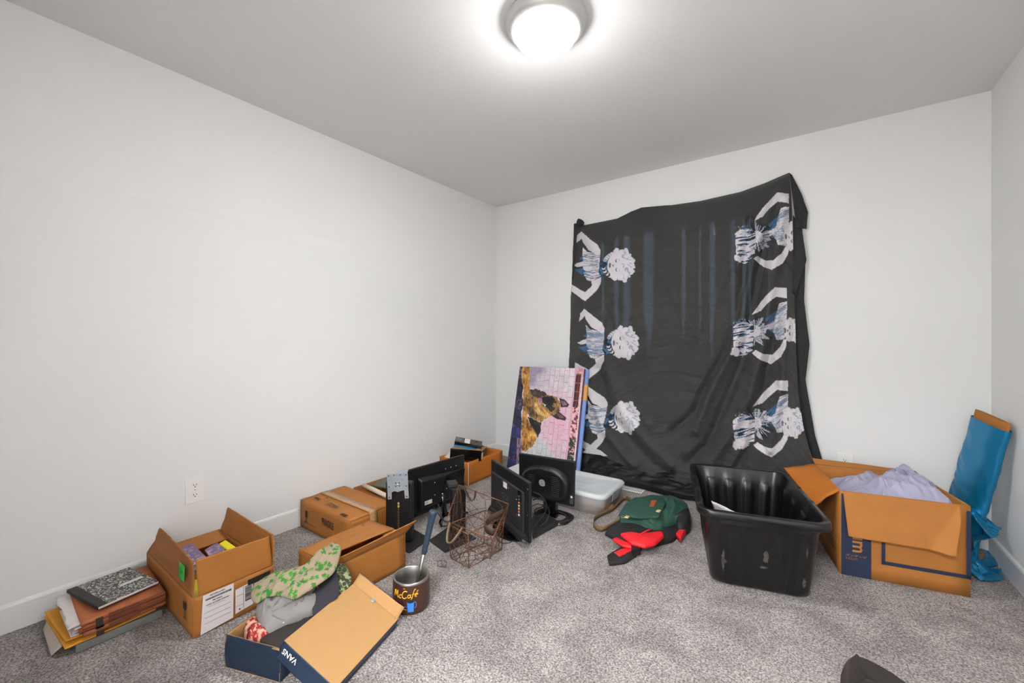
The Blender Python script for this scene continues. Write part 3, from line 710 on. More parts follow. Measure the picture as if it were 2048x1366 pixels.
# camouflage cap at the back
b = MB(); lp = pxl([(662, 1128), (685, 1127), (700, 1145), (702, 1165), (690, 1183), (676, 1192), (664, 1180), (655, 1150)], [.17, .17, .16, .145, .13, .125, .13, .16])
def camo(x, y, z):
    n = fbm(x*55, y*110, 2, 3); m = ridged(x*60+3, y*120, 7, 2); c = np.ones(x.shape+(3,))*rgb(50, 58, 38); c[n > .08] = rgb(84, 94, 58); c[m > .55] = rgb(150, 152, 112); return c
puff(b, lp, .012, rings=40, n=160, amp=.001, color=camo, bottom=.003); tag(b.build('camouflage_cap', M_pcloth), 'green camouflage cap with curved brim behind the grey cap', 'cap')
# grey cap with dark brim
t = thing('baseball_cap', 'light grey baseball cap with charcoal brim lying in the blue box', 'cap', (.9, -2.45, .05))
b = MB(); lp = pxl([(513, 1232), (516, 1208), (535, 1188), (570, 1175), (605, 1160), (634, 1172), (638, 1190), (628, 1222), (590, 1240), (555, 1262), (530, 1266)], [.125, .13, .14, .15, .155, .15, .14, .125, .115, .105, .11])
def capf(x, y, z, s):
    c = at(545, 1218, .14); d = np.hypot(x-c.x, y-c.y); f = -.022*np.exp(-(d/.014)**2)
    def cr(pts, w, a):
        q_ = [at(px_, py_, .15) for px_, py_ in pts]; return a*np.exp(-(pld([(p_.x, p_.y) for p_ in q_], x, y)/w)**2)
    f = f+cr([(548, 1222), (590, 1205), (636, 1186)], .006, -.010)+cr([(548, 1228), (590, 1226), (625, 1218)], .005, -.009)+cr([(545, 1205), (552, 1185), (575, 1175)], .008, -.014)
    f = f+cr([(525, 1225), (532, 1205), (542, 1190)], .005, .008)+cr([(560, 1212), (600, 1192), (630, 1178)], .007, .007)+cr([(556, 1236), (590, 1234), (620, 1224)], .006, .006)+cr([(520, 1246), (545, 1250), (575, 1246)], .005, -.006)
    return f
puff(b, lp, .045, rings=60, n=220, amp=.003, freq=22, seed=5, bottom=.04, fold=capf); b.build('crown', M_greyc, t)
b = MB(); lp = pxl([(625, 1176), (645, 1150), (664, 1122), (672, 1135), (677, 1170), (676, 1192), (655, 1208), (628, 1232)], [.165, .175, .185, .18, .16, .145, .135, .125])
puff(b, lp, .006, rings=20, n=100, amp=.0008, bottom=.003); b.build('brim', M_navyc, t)
b = MB()
for k in range(14):
    p = at(590+k*3.3+random.uniform(-2, 2), 1213-k*3.0+random.uniform(-3, 3), .188); b.tube([p, p+V(random.uniform(-.01, .01), random.uniform(-.012, .012), .001)], .0009, 0 if k % 3 else 1, n=5)
b.build('embroidery', [M_bar, mat('dark red thread', srgb(110, 30, 35), .8)], t)
b = MB(); b.lathe([(.0015, 0), (.0035, .001), (.003, .002), (.0015, .0015)], at(567, 1246, .155), n=16); b.build('eyelet', M_cream, t)
# leaf print hat
lpx = [(502, 1192), (508, 1172), (535, 1157), (565, 1148), (600, 1140), (632, 1122), (655, 1098), (668, 1088), (681, 1094), (680, 1112), (668, 1143), (640, 1166), (612, 1184), (588, 1197), (560, 1191), (535, 1193), (512, 1205)]
lz = [.165, .175, .185, .19, .20, .215, .23, .24, .24, .23, .21, .20, .19, .185, .18, .175, .165]
lp = pxl(lpx, lz)
def hatf(x, y, z, s):
    a = at(640, 1135, .22); d = np.hypot(x-a.x, y-a.y); c2 = at(530, 1175, .19); d2 = np.hypot(x-c2.x, y-c2.y)
    f = -.026*np.exp(-(d/.018)**2)-.014*np.exp(-(d2/.014)**2)
    for pts, w_, am in (([(560, 1160), (600, 1155), (650, 1120)], .007, .010), ([(585, 1180), (630, 1150), (668, 1110)], .007, .009), ([(545, 1178), (580, 1172), (610, 1168)], .006, -.007), ([(520, 1190), (545, 1172), (552, 1155)], .006, -.009)):
        q_ = [at(px_, py_, .2) for px_, py_ in pts]; f = f+am*np.exp(-(pld([(p_.x, p_.y) for p_ in q_], x, y)/w_)**2)
    return f
b = MB(); puff(b, lp, .026, rings=110, n=520, amp=.007, freq=22, seed=11, bottom=.004, fold=hatf, color=leafcol(lp, 5, 120)); tag(b.build('leaf_print_hat', M_pcloth), 'beige hat printed with bright green leaves on top of the hats', 'hat')
b = MB(); lp = pxl([(487, 1266), (494, 1250), (505, 1240), (516, 1242), (524, 1262), (545, 1268), (528, 1278), (498, 1280)], .098)
def redw(x, y, z):
    n = fbm(x*90, y*90, 8); c = np.ones(x.shape+(3,))*rgb(150, 40, 36); c[n > .05] = rgb(214, 160, 140); c[n < -.3] = rgb(60, 24, 22); return c
puff(b, lp, .028, rings=30, n=120, amp=.01, freq=50, seed=3, color=redw, bottom=.03); tag(b.build('bandana', M_pcloth), 'crumpled red and white cloth at the front corner of blue box', 'cloth')
b = MB(); lp = pxl([(520, 1282), (545, 1262), (600, 1245), (640, 1215), (660, 1225), (600, 1270), (562, 1300)], .10); 
puff(b, lp, .012, rings=14, n=60, amp=.003, bottom=.02); tag(b.build('dark_hat', M_dark), 'dark grey cap under the light grey cap in the blue box', 'cap')
b = MB(); cc = [A+wv*.01+lv*.01, B-wv*.01+lv*.01, C-wv*.01-lv*.01, D+wv*.01-lv*.01]
cm = sum(cc, V(0, 0, 0))/4; puff(b, [cm+(c-cm)*.86+V(0, 0, .005) for c in cc], .070, rings=16, n=70, p=4, amp=.01, seed=4); tag(b.build('folded_clothes', M_dark), 'dark clothing filling the bottom of the blue box', 'clothes')

# ================================================================== STEEL CUP AND HAMMER
mc = V(1.141, -2.054, 0)
t = thing('insulated_cup', 'squat dark brown steel cup with yellow lettering on the carpet', 'cup', mc)
b = MB(); b.lathe([(.001, .001), (.066, .001), (.074, .004), (.0765, .012), (.0775, .06), (.0768, .118), (.0765, .121)], mc, n=72); b.build('cup_body', M_cup, t)
b = MB(); b.lathe([(.0765, .121), (.0765, .127), (.074, .130), (.068, .1295), (.0655, .126), (.065, .08), (.060, .045), (.045, .02), (.02, .012), (.001, .011)], mc, n=72); b.build('steel_liner', M_steel, t)
# lettering wrapped round the cup
face = math.atan2((CAM-mc).y, (CAM-mc).x)
def wraptext(b, s, ang, z, h, mi, r=.0785, shear=.38, thick=.004):
    c = bpy.data.curves.new('l', 'FONT'); c.body = s; c.size = 1; c.resolution_u = 4; c.shear = shear; c.offset = thick; c.space_character = .95
    ob = bpy.data.objects.new('l', c); me = ob.to_mesh(); k = h/.72
    bm = bmesh.new(); bm.from_mesh(me); bmesh.ops.triangulate(bm, faces=bm.faces[:])
    for _ in range(3): bmesh.ops.subdivide_edges(bm, edges=[e for e in bm.edges if e.calc_length() > .08], cuts=1); bmesh.ops.triangulate(bm, faces=bm.faces[:])
    bm.verts.index_update(); vs = []
    for v in bm.verts:
        a = ang+v.co.x*k/r; vs.append(mc+V(r*math.cos(a), r*math.sin(a), z+v.co.y*k))
    b.add(vs, [tuple(v.index for v in p.verts) for p in bm.faces], mi); bm.free()
    ob.to_mesh_clear(); bpy.data.objects.remove(ob); bpy.data.curves.remove(c)
b = MB()
def arc_(cx, cy, rx, ry, a0, a1, n=14): return [(cx+rx*math.cos(math.radians(lerp(a0, a1, k/n))), cy+ry*math.sin(math.radians(lerp(a0, a1, k/n)))) for k in range(n+1)]
strokes = [[(0, -.12), (.06, .45), (.12, .92), (.17, .96)], [(.17, .96), (.22, .55), (.28, .18), (.36, .62), (.42, .98)], [(.42, .98), (.45, .5), (.50, .06), (.56, .02)],
           arc_(.76, .22, .13, .23, 50, 310), arc_(1.15, .46, .24, .50, 48, 315), arc_(1.52, .22, .11, .22, 20, 380), [(1.64, .42), (1.64, .12), (1.70, 0), (1.76, .05)],
           [(2.02, 1.02), (1.94, 1.06), (1.88, .90), (1.84, .4), (1.80, -.12), (1.74, -.26)], [(1.74, .40), (1.98, .44)], arc_(2.14, .24, .12, .22, 0, 300)+[], [(2.02, .26), (2.25, .28)], [(2.14, .62), (2.24, .80)]]
for k_, st_ in enumerate(strokes):
    b.tube([(lambda a_, z_: mc+V(.0778*math.cos(a_), .0778*math.sin(a_), z_))(face-1.08+(x_+.10*y_)*.62, .072+y_*.030+x_*.0022) for x_, y_ in st_], .0021 if k_ in (4, 0, 1) else .0017, n=6)
b.text('m', mc+V(.0786*math.cos(face-.42), .0786*math.sin(face-.42), .111), V(-math.sin(face-.38), math.cos(face-.38), 0), V(0, 0, 1), .008, 0, lift=.001)
b.build('lettering', M_yel, t)
b = MB()
def cyl(a, z, r=.0785): return mc+V(r*math.cos(face+a), r*math.sin(face+a), z)
nz_ = 8
P = np.array([[tuple(cyl(lerp(-.22+.03*(1-v), .14-.03*(1-v), u), .018+.042*v, .0787)) for v in np.linspace(0, 1, nz_)] for u in np.linspace(0, 1, 10)]); b.grid(P, 0)
P = np.array([[tuple(cyl(-.04+.17*math.cos(a)*s, .060+.006*math.sin(a)*s, .0790)) for s in (0.01, 1)] for a in np.linspace(0, 2*PI, 25)]); b.grid(P, 1)
b.tube([cyl(.12+.13*math.sin(a), .045+.014*math.cos(a), .0795) for a in np.linspace(.3, 2.7, 10)], .0016, 0, n=6)
b.build('mug_picture', [M_cupb, M_slot], t)
b = MB(); b.tube([cyl(a, .047-.010*math.sin((a+1)*1.2), .0785) for a in np.linspace(-1.15, -.22, 14)], .0028, 0, n=6)
b.tube([cyl(a, .036-.010*math.sin((a+1)*1.2), .0785) for a in np.linspace(-.95, -.22, 14)], .0010, 1, n=6); b.build('saucer_stripe', [mat('navy stripe', srgb(40, 50, 120), .5), M_yel], t)
h0 = mc+V(.002, .012, .020); h1 = at(867, 1021, .395)
ax = (h1-h0).normalized()
t = thing('hammer', 'steel hammer with slate blue grip standing head down in the cup', 'hammer', h0)
Lh = (h1-h0).length
b = MB(); b.tube([h0, h0+ax*.05, h0+ax*.12, h0+ax*(Lh*.53)], [.009, .0085, .0075, .009], n=14); b.build('shaft', M_steel, t)
b = MB(); pts = [h0+ax*Lh*k for k in (.51, .53, .56, .64, .76, .88, .95, .985, 1.0)]
b.tube(pts, [.010, .0125, .0118, .0125, .0135, .0145, .016, .0185, .014], n=18)
b.build('grip', M_grip, t)
sd = ax.cross(V(0, 0, 1)).normalized()
b = MB(); b.tube([h0-sd*.038+V(0, 0, .006), h0-sd*.02+V(0, 0, .006), h0+sd*.02+V(0, 0, .004), h0+sd*.04+V(0, 0, .006)], [.011, .009, .009, .004], n=12); b.build('hammer_head', M_steel, t)

# ================================================================== STANDS AND MONITORS
def frame3(x, y):               # local frame matrix
    pass
# stand one: square foot, wide column, zinc mounting plate
t = thing('monitor_stand', 'black monitor stand with a bare zinc mounting plate on top', 'stand', (.68, -1.66, 0))
f = pxl([(818, 1108), (861, 1080), (812, 1052), (768, 1078)], 0); cen = sum(f, V(0, 0, 0))/4
b = MB(); b.hexa([p+V(0, 0, .001) for p in f], [p+V(0, 0, .010) for p in f]); b.build('foot', M_plastm, t, bevel=.003)
cA, cB = at(774, 1052, .012), at(838, 1052, .012)
dirc = V(.812, .584, 0)
cb = V(.60, -1.745, .011)
def column(b, c, w, d, h, xd, mi=0, top=1.0):
    yd = V(-xd.y, xd.x, 0)
    lo_ = [c-xd*w/2-yd*d/2, c+xd*w/2-yd*d/2, c+xd*w/2+yd*d/2, c-xd*w/2+yd*d/2]
    b.hexa(lo_, [c+(p-c)*top+V(0, 0, h) for p in lo_], mi)
xd1 = (RT*.96-FW*.12).normalized()
c1 = at(800, 1079, .012)
b = MB(); column(b, c1, .150, .045, .328, xd1); b.build('column', M_plast, t, bevel=.006)
yd1 = V(-xd1.y, xd1.x, 0)
b = MB(); o = c1-yd1*.024
for k in range(9): b.quad(o+xd1*-.004+V(0, 0, .205-k*.016), o+xd1*.006+V(0, 0, .205-k*.016), o+xd1*.006+V(0, 0, .217-k*.016), o+xd1*-.004+V(0, 0, .217-k*.016), .0006, 0 if k < 2 else 1)
b.build('gold_label', [M_gold, mat('dull gold print', srgb(80, 66, 30), .5)], t)
pc = c1-yd1*.042+V(0, 0, .312)+xd1*.004; up1 = (V(0, 0, 1)+yd1*.12-xd1*.10).normalized(); xp = (xd1+V(0, 0, .10)).normalized()
def plate(u, v): return pc+xp*u+up1*v
b = MB(); nP = (xp.cross(up1)).normalized()
lp = [(-.060, -.066), (-.038, -.066), (-.036, -.030), (-.020, -.024), (0, -.030), (.020, -.024), (.036, -.022), (.038, -.066), (.060, -.066), (.060, .068), (-.060, .068)]
b.prism([plate(u, v) for u, v in lp], -nP*.003, 0)
for u, v in [(-.050, -.056), (.050, -.056), (-.050, .058), (.050, .058), (-.050, 0), (.050, 0), (-.018, .060), (.018, .060), (0, .010), (-.010, .018), (.010, .002), (.010, .018), (-.010, .002)]:
    b.lathe([(.0003, .0), (.0036, .0)], plate(u, v)+nP*.0008, 1, 10, nP)
b.lathe([(.0003, .002), (.004, .001), (.005, 0)], plate(0, .010)+nP*.001, 2, 14, nP)
b.build('mounting_plate', [M_zinc, M_slot, M_rivet], t)
b = MB(); b.quad(plate(-.03, .068), plate(.058, .068), plate(.05, .086)+yd1*.05, plate(.01, .078)+yd1*.05, .003); b.build('plate_bracket', M_zinc, t)
# big monitor, back towards us
def screen(name, label, TL, TR, BR, BL, th, bulge, group=None):
    t = thing(name, label, 'monitor', (BL+BR)/2 * 1.0 + V(0, 0, -min(BL.z, BR.z)), group)
    b = MB(); n = (BR-BL).cross(TL-BL).normalized()   # towards viewer (the back of the monitor)
    b.hexa([BL-n*th, BR-n*th, BR, BL], [TL-n*th, TR-n*th, TR, TL]); b.build('housing', M_plast, t, bevel=.006)
    b = MB(); i = .012; q = lambda u, v: lerp(lerp(BL, BR, u), lerp(TL, TR, u), v)
    b.quad(q(.97, .05)-n*(th+.0006), q(.03, .05)-n*(th+.0006), q(.03, .95)-n*(th+.0006), q(.97, .95)-n*(th+.0006), .0004); b.build('display', M_plastg, t)
    return t, n, q
z1, z0 = .342, .050
t, n, q = screen('computer_monitor', 'large black monitor seen from behind, parallel to the left wall', V(.570, -1.700, z1+.010), V(.602, -1.125, z1), V(.602, -1.125, z0), V(.570, -1.700, z0), .020, 0)
b = MB(); g = [(.30, .10), (.97, .10), (.97, .70), (.30, .80)]
lo_ = [q(u, v)+n*.0005 for u, v in g]; hi_ = [q(.33, .16)+n*.028, q(.94, .16)+n*.028, q(.94, .64)+n*.028, q(.33, .72)+n*.028]
b.hexa([lo_[0], lo_[1], lo_[2], lo_[3]], hi_); b.build('back_cover', M_plast, t, bevel=.006)
b = MB(); lo_ = [q(.58, .40)+n*.0285, q(.66, .40)+n*.0285, q(.95, .74)+n*.012, q(.64, .74)+n*.012]; b.prism([q(.60, .36)+n*.029, q(.92, .40)+n*.029, q(.95, .72)+n*.029, q(.66, .70)+n*.029], n*.004); b.build('recess_panel', M_plastg, t)
for u, v, dn_, sc in ((.70, .80, .001, 1.3), (.78, .80, .001, 1.3), (.86, .80, .001, 1.3), (.50, .62, .0285, 1), (.50, .36, .0285, 1), (.66, .42, .0345, 1)):
    b = MB(); b.lathe([(.0003, .001*sc), (.003*sc, .0008*sc), (.0035*sc, 0)], q(u, v)+n*dn_, 0, 12, n); b.build('screw', M_rivet, t)
b = MB(); b.quad(q(.36, .22)+n*.0290, q(.46, .22)+n*.0290, q(.46, .30)+n*.0290, q(.36, .30)+n*.0290, .0005); b.text('HP', q(.37, .24)+n*.029, q(.46, .22)-q(.36, .22), V(0, 0, 1), .012, 1)
b.build('rating_label', [M_cream, M_bar], t)
b = MB(); c = q(.62, 0)+n*.012+V(0, 0, .02); b.tube([c+V(0, 0, .10), V(c.x+.03, c.y, .014)], [.016, .020], n=16)
for s in (-1, 1): b.tube([V(c.x+.02, c.y, .012), V(c.x+.08, c.y+s*.09, .010), V(c.x+.12, c.y+s*.12, .007)], [.014, .010, .006], n=10)
b.build('foot', M_plastg, t)
# stand two: big square base, column, flat curved head
t = thing('monitor_stand', 'black monitor stand with large square foot beside the wire baskets', 'stand', (.87, -1.55, 0))
f = pxl([(890, 1107), (953, 1078), (905, 1050), (858, 1083)], 0)
b = MB(); b.hexa([p+V(0, 0, .001) for p in f], [p+V(0, 0, .009) for p in f]); b.build('foot', M_plastm, t, bevel=.003)
c2 = at(916, 1068, .009); b = MB()
b.lathe([(.038, 0), (.036, .30)], c2, n=40); 
b.v = [tuple(c2+ (Vector(v)-c2)*1.0) for v in b.v]
hh = c2.z+.272
b = MB(); xd2 = (RT*.9+FW*.3).normalized(); yd2 = V(-xd2.y, xd2.x, 0)
def oval(k, w, d): return [c2+xd2*(w*math.cos(a)*k)+yd2*(d*math.sin(a)*k) for a in np.linspace(0, 2*PI, 33)[:-1]]
b.prism(oval(1, .045, .028), V(0, 0, .262)); b.build('column', M_plast, t)
b = MB(); b.prism([p+V(0, 0, .263) for p in oval(1, .047, .030)], V(0, 0, .006)); b.prism([c2+xd2*u+yd2*v+V(0, 0, .272) for u, v in ((-.055, .0), (.0, .0), (.0, .07), (-.055, .07))], V(0, 0, .02)); b.build('stand_head', M_plastm, t, bevel=.002)
# television seen obliquely
t, n, q = screen('television', 'small black television seen from behind with colored sockets', V(.868, -1.170, .366), V(1.306, -1.392, .366), V(1.300, -1.386, .036), V(.862, -1.164, .036), .020, 0)
b = MB(); lo_ = [q(.0, .86)+n*.0005, q(1, .86)+n*.0005]; b.hexa([q(.04, .10)+n*.0005, q(.90, .10)+n*.0005, q(.90, .80)+n*.0005, q(.04, .80)+n*.0005], [q(.06, .13)+n*.008, q(.88, .13)+n*.008, q(.88, .77)+n*.008, q(.06, .77)+n*.008]); b.build('back_cover', M_plastm, t, bevel=.003)
b = MB(); b.hexa([q(.0, .0)+n*.0005, q(.98, .0)+n*.0005, q(.98, .12)+n*.0005, q(.0, .12)+n*.0005], [q(.02, -.0)+n*.028, q(.94, -.0)+n*.028, q(.92, .06)+n*.022, q(.02, .08)+n*.022]); b.build('speaker_bar', M_plast, t, bevel=.004)
b = MB(); b.quad(q(.775, .34)+n*.0090, q(.855, .34)+n*.0090, q(.855, .78)+n*.0090, q(.775, .78)+n*.0090, .0006)
b.build('socket_panel', M_plastg, t)
for k, (c, nm) in enumerate([((210, 60, 50), 'red'), ((200, 60, 60), 'red'), ((220, 215, 200), 'white'), ((200, 190, 60), 'yellow'), ((60, 150, 90), 'green')]):
    pass
cols = [(225, 220, 210), (214, 120, 100), (190, 180, 70), (205, 190, 170), (214, 110, 95), (50, 90, 70), (40, 70, 60)]
for k, c in enumerate(cols):
    b = MB(); p = q(.81, .375+k*.052)+n*.0095; b.lathe([(.0005, .004), (.0025, .004), (.0055, .003), (.006, 0)], p, 0, 16, n); b.build('socket', mat('socket colour', srgb(*c), .4), t)
b = MB(); b.quad(q(.40, .66)+n*.0088, q(.50, .66)+n*.0088, q(.50, .76)+n*.0088, q(.40, .76)+n*.0088, .0005, 0)
b.build('rating_label', [M_white, M_scuff], t); b = MB()
for k in range(6):
    u = .38+(k % 2)*.10; v = .40+(k//2)*.06; b.quad(q(u, v)+n*.0088, q(u+.06, v)+n*.0088, q(u+.06, v+.03)+n*.0088, q(u, v+.03)+n*.0088, .0005, 1)
b.build('small_print', [M_white, M_scuff], t)
for u, v in ((.37, .74), (.54, .70), (.97, .88), (.97, .45), (.75, .34), (.74, .60), (.36, .52)):
    b = MB(); b.lathe([(.0003, .001), (.003, .0008), (.0035, 0)], q(u, v)+n*(.0085 if u < .9 else .0005), 0, 12, n); b.build('screw', M_rivet, t)
b = MB(); c = q(.5, 0); c = V(c.x, c.y, 0)-n*.012
b.prism([c+V(.14*math.cos(a)*.89+.045*math.sin(a), -.14*math.cos(a)*.45+.09*math.sin(a)*.9, .002) for a in np.linspace(0, 2*PI, 41)[:-1]], V(0, 0, .010)); b.box((c.x-.03, c.y-.02, .011), (c.x+.03, c.y+.02, .06)); b.build('foot', M_plastg, t)
# e monitor
TL, TR, BR, BL = V(1.000, -1.050, .398), V(1.382, -1.008, .398), V(1.352, -.965, .105), V(.965, -.995, .115)
t, n, q = screen('computer_monitor', 'black monitor seen from behind with silver e badge', TL, TR, BR, BL, .018, 0)
b = MB(); rings = []
def egg(s, lift):
    pts = []
    for a in np.linspace(0, 2*PI, 49)[:-1]:
        x = math.cos(a); y = math.sin(a); x = math.copysign(abs(x)**.72, x); y = math.copysign(abs(y)**.72, y)
        pts.append(q(.5+.43*x*s, .42+(.40 if y > 0 else .36)*y*s*(1-.18*x*x if y > 0 else 1))+n*lift)
    return pts
seq = [(1, .0005), (.985, .012), (.95, .024), (.88, .034), (.80, .034), (.77, .030), (.01, .030)]
P = np.array([[tuple(p) for p in egg(s, l)] for s, l in seq]); P = np.transpose(P, (1, 0, 2)); b.grid(P, 0, 0, True, wrapu=True)
b.build('back_cover', M_plast, t)
b = MB()
for k in range(46):
    a = PI*.02+PI*.96*k/45; e = egg(.955, .025); e2_ = egg(.90, .0335); i = int(round(a/(2*PI)*48)) % 48
    pa = lerp(Vector(e[i]), Vector(e[(i+1) % 48]), (a/(2*PI)*48) % 1); pb = lerp(Vector(e2_[i]), Vector(e2_[(i+1) % 48]), (a/(2*PI)*48) % 1); b.tube([pa, pb], .0011, n=4)
for k in range(11): b.tube([q(.64, .22+k*.042)+n*.0305, q(.79-.004*abs(k-5), .22+k*.042)+n*.0305], .0011, n=4)
for k in range(5): b.tube([q(.22, .60-k*.042)+n*.0305, q(.34, .60-k*.042)+n*.0305], .0011, n=4)
b.build('cooling_vents', M_scuff, t)
b = MB(); eo = q(.455, .445)+n*.0308; b.text('e', eo-(TR-TL).normalized()*.012-V(0, 0, .010), TR-TL, TL-BL, .062, 0, thick=.04, lift=.0045); b.build('badge', mat('silver badge', (.75, .72, .66, 1), .3, .6), t)
b = MB(); b.quad(q(.93, .06)+n*.001, q(.985, .06)+n*.001, q(.985, .27)+n*.001, q(.93, .27)+n*.001, .0006, 0); b.lathe([(.0003, .001), (.006, .0008), (.0065, 0)], q(.957, .22)+n*.001, 1, 18, n)
b.build('energy_sticker', [mat('dark grey sticker', srgb(60, 62, 66), .5), M_white], t)
fc = V(1.195, -.945, 0); b = MB()
def rr(w, d, s=1): return [fc+V(w*s*math.copysign(abs(math.cos(a))**.6, math.cos(a)), d*s*math.copysign(abs(math.sin(a))**.6, math.sin(a)), 0) for a in np.linspace(0, 2*PI, 41)[:-1]]
P = np.array([[tuple(p+V(0, 0, z)) for p in rr(w, d)] for w, d, z in ((.125, .10, .002), (.125, .10, .010), (.118, .093, .014), (.085, .06, .014), (.080, .056, .010), (.080, .056, .002), (.125, .10, .002))]); b.grid(np.transpose(P, (1, 0, 2)), 0, 0, True, wrapu=True)
b.box((1.14, -.975, .012), (1.23, -.945, .16)); b.build('foot', M_plastg, t)
# black box (set-top box) behind the television
b = MB(); f = pxl([(1066, 1080), (1117, 1052), (1090, 1034), (1060, 1046)], 0); b.hexa([p+V(0, 0, .001) for p in f], [p+V(0, 0, .030) for p in f])
tag(b.build('media_box', M_plastm, bevel=.004), 'flat black electronics box on the carpet behind the television', 'electronics')
# cables
def cable(pts, r, label, seed=0, m=None):
    L = [Vector(p) for p in pts]; out = []
    for i in range(len(L)-1):
        p0, p1, p2, p3 = L[max(i-1, 0)], L[i], L[i+1], L[min(i+2, len(L)-1)]
        for k in range(8):
            u = k/8; out.append(.5*((2*p1)+(p2-p0)*u+(2*p0-5*p1+4*p2-p3)*u*u+(3*p1-p0-3*p2+p3)*u**3))
    out.append(L[-1]); b = MB(); b.tube(out, r, n=8)
    return tag(b.build('power_cable', m or M_plastm), label, 'cable', 'loose cables around the monitors')
cable([at(1067, 985, .25), at(1080, 990, .24), at(1092, 1005, .19), at(1090, 1025, .12), at(1075, 1045, .06), at(1068, 1055, .045)], .0035, 'thick black cable looping down behind the television')
cable([at(1066, 1000, .2), at(1085, 996, .22), at(1086, 1012, .17), at(1070, 1020, .12), at(1074, 1040, .06), at(1092, 1035, .05)], .003, 'thin black cable coiled above the flat black electronics box')
cable([at(1064, 1012, .15), at(1078, 1008, .16), at(1098, 1018, .12), at(1094, 1040, .06), at(1080, 1052, .04)], .003, 'black cable hanging beside the foot of the e badge monitor')
cable([at(990, 1058, .06), at(997, 1082, .006), at(1015, 1086, .006), at(1032, 1076, .006), at(1025, 1062, .03)], .0026, 'grey cable lying in a loop beside the television foot', m=M_scuff)
cable([at(868, 1015, .09), at(882, 1035, .06), at(893, 1045, .04), at(905, 1040, .02), at(925, 1052, .012)], .003, 'black cable between the large monitor and the baskets')
cable([at(876, 1008, .12), at(886, 1038, .05), at(900, 1050, .03), at(880, 1052, .012)], .003, 'black cable curled in front of the large monitor')

# ================================================================== WIRE BASKETS
PAT = [((0, .33), (.18, .5)), ((.18, .5), (.36, .33)), ((.36, .33), (.18, .12)), ((.18, .12), (0, .33)), ((.18, .5), (.18, .82)), ((.18, .82), (.36, 1)), ((.18, .82), (0, 1)), ((.36, .33), (.55, .5)), ((.55, .5), (.55, .82)), ((.55, .82), (.36, 1)), ((.55, .82), (.74, 1)), ((.55, .5), (.74, .33)), ((.74, .33), (.55, .12)), ((.55, .12), (.36, .33)), ((.74, .33), (.9, .5)), ((.9, .5), (.9, .82)), ((.9, .82), (.74, 1)), ((.9, .82), (1, 1)), ((.9, .5), (1, .4)), ((.18, .12), (.1, 0)), ((.18, .12), (.30, 0)), ((.55, .12), (.45, 0)), ((.55, .12), (.66, 0)), ((.74, .33), (.86, .1)), ((.86, .1), (.8, 0)), ((.86, .1), (1, .05))]
def wires(b, a, bb, c, d, r=.0013, flip=False):
    q = lambda u, v: lerp(lerp(a, bb, u), lerp(d, c, u), v)
    for (u0, v0), (u1, v1) in PAT:
        if flip: v0, v1 = 1-v0, 1-v1
        b.tube([q(u0, v0), q(u1, v1)], r, n=5)
def basket(t, lo, hi, r=.0013):      # lo: closed bottom loop, hi: open rim loop
    b = MB()
    for i in range(4):
        j = (i+1) % 4; wires(b, lo[i], lo[j], hi[j], hi[i], r, i % 2 == 1)
        b.tube([lo[i], lo[j]], .0020, n=6); b.tube([hi[i], hi[j]], .0028, n=6); b.tube([lo[i], hi[i]], .0022, n=6)
    wires(b, lo[0], lo[1], lo[2], lo[3], r); b.build('wire_frame', M_copper, t)
def strap(t, m, a, c, out, drop, w=.016):
    mid = (a+c)/2+out; d = c-a; pts = []
    for k in range(17):
        u = k/16; pts.append(lerp(a, c, u)+out*math.sin(u*PI)**.7+V(0, 0, -drop)*math.sin(u*PI)**.7)
    b = MB(); wd = (c-a).cross(out+V(0, 0, -drop)).normalized()*w
    b.ribbon(pts, wd, .0025); o = b.build('handle', m, t)
    b = MB()
    for p in (a, c): b.lathe([(.0003, .002), (.003, .0015), (.004, 0)], p+wd.normalized()*.002, 0, 12, wd.normalized())
    b.build('rivet', M_rivet, o)
lo_ = pxl([(902, 1116), (938, 1136), (1003, 1099), (968, 1086)], .003)
hi_ = [p+V(0, 0, .175)+(p-sum(lo_, V(0, 0, 0))/4)*.12 for p in lo_]
t = thing('wire_basket', 'brown wire basket standing upright on the carpet', 'basket', sum(lo_, V(0, 0, 0))/4)
basket(t, lo_, hi_)
strap(t, M_leather, hi_[2]+V(0, 0, .0)-(hi_[2]-hi_[3])*.2, hi_[3]+(hi_[2]-hi_[3])*.2, V(.02, .05, 0), .05)
# tilted basket: rim faces the camera
rm = [at(918, 970, .315), at(1017, 1008, .262), at(985, 1079, .185), at(893, 1042, .215)]
cr = sum(rm, V(0, 0, 0))/4; nr = (rm[1]-rm[0]).cross(rm[3]-rm[0]).normalized()
if nr.dot(FW) < 0: nr = -nr
bt = [cr+(p-cr)*.82+nr*.125+V(0, 0, -.03) for p in rm]
t = thing('wire_basket', 'brown wire basket tipped on its side on the upright basket', 'basket', cr)
basket(t, [bt[0], bt[1], bt[2], bt[3]], rm)
q = lambda u, v: lerp(lerp(rm[3], rm[2], u), lerp(rm[0], rm[1], u), v)
strap(t, M_leatherl, q(.10, 0), q(.36, 0), -FW*.02-RT*.035, .078, .024)
strap(t, M_leather, q(.12, 1), q(.34, 1), -FW*.005+RT*.01, .06)
strap(t, M_leather, q(.97, .80)+nr*.02, q(.97, .25)+nr*.02, -RT*.07-FW*.02, .0, .045)
# twist of brown cord on the carpet
b = MB(); b.tube([at(884+9*math.cos(a), 1127+7*math.sin(a)+1.5*math.sin(3*a), .004+.002*math.sin(2*a)) for a in np.linspace(0, 2*PI, 25)[:-1]], .0012, n=6, closed=True)
tag(b.build('cord_loop', M_leather), 'thin brown cord loop lying on carpet left of the baskets', 'cord')

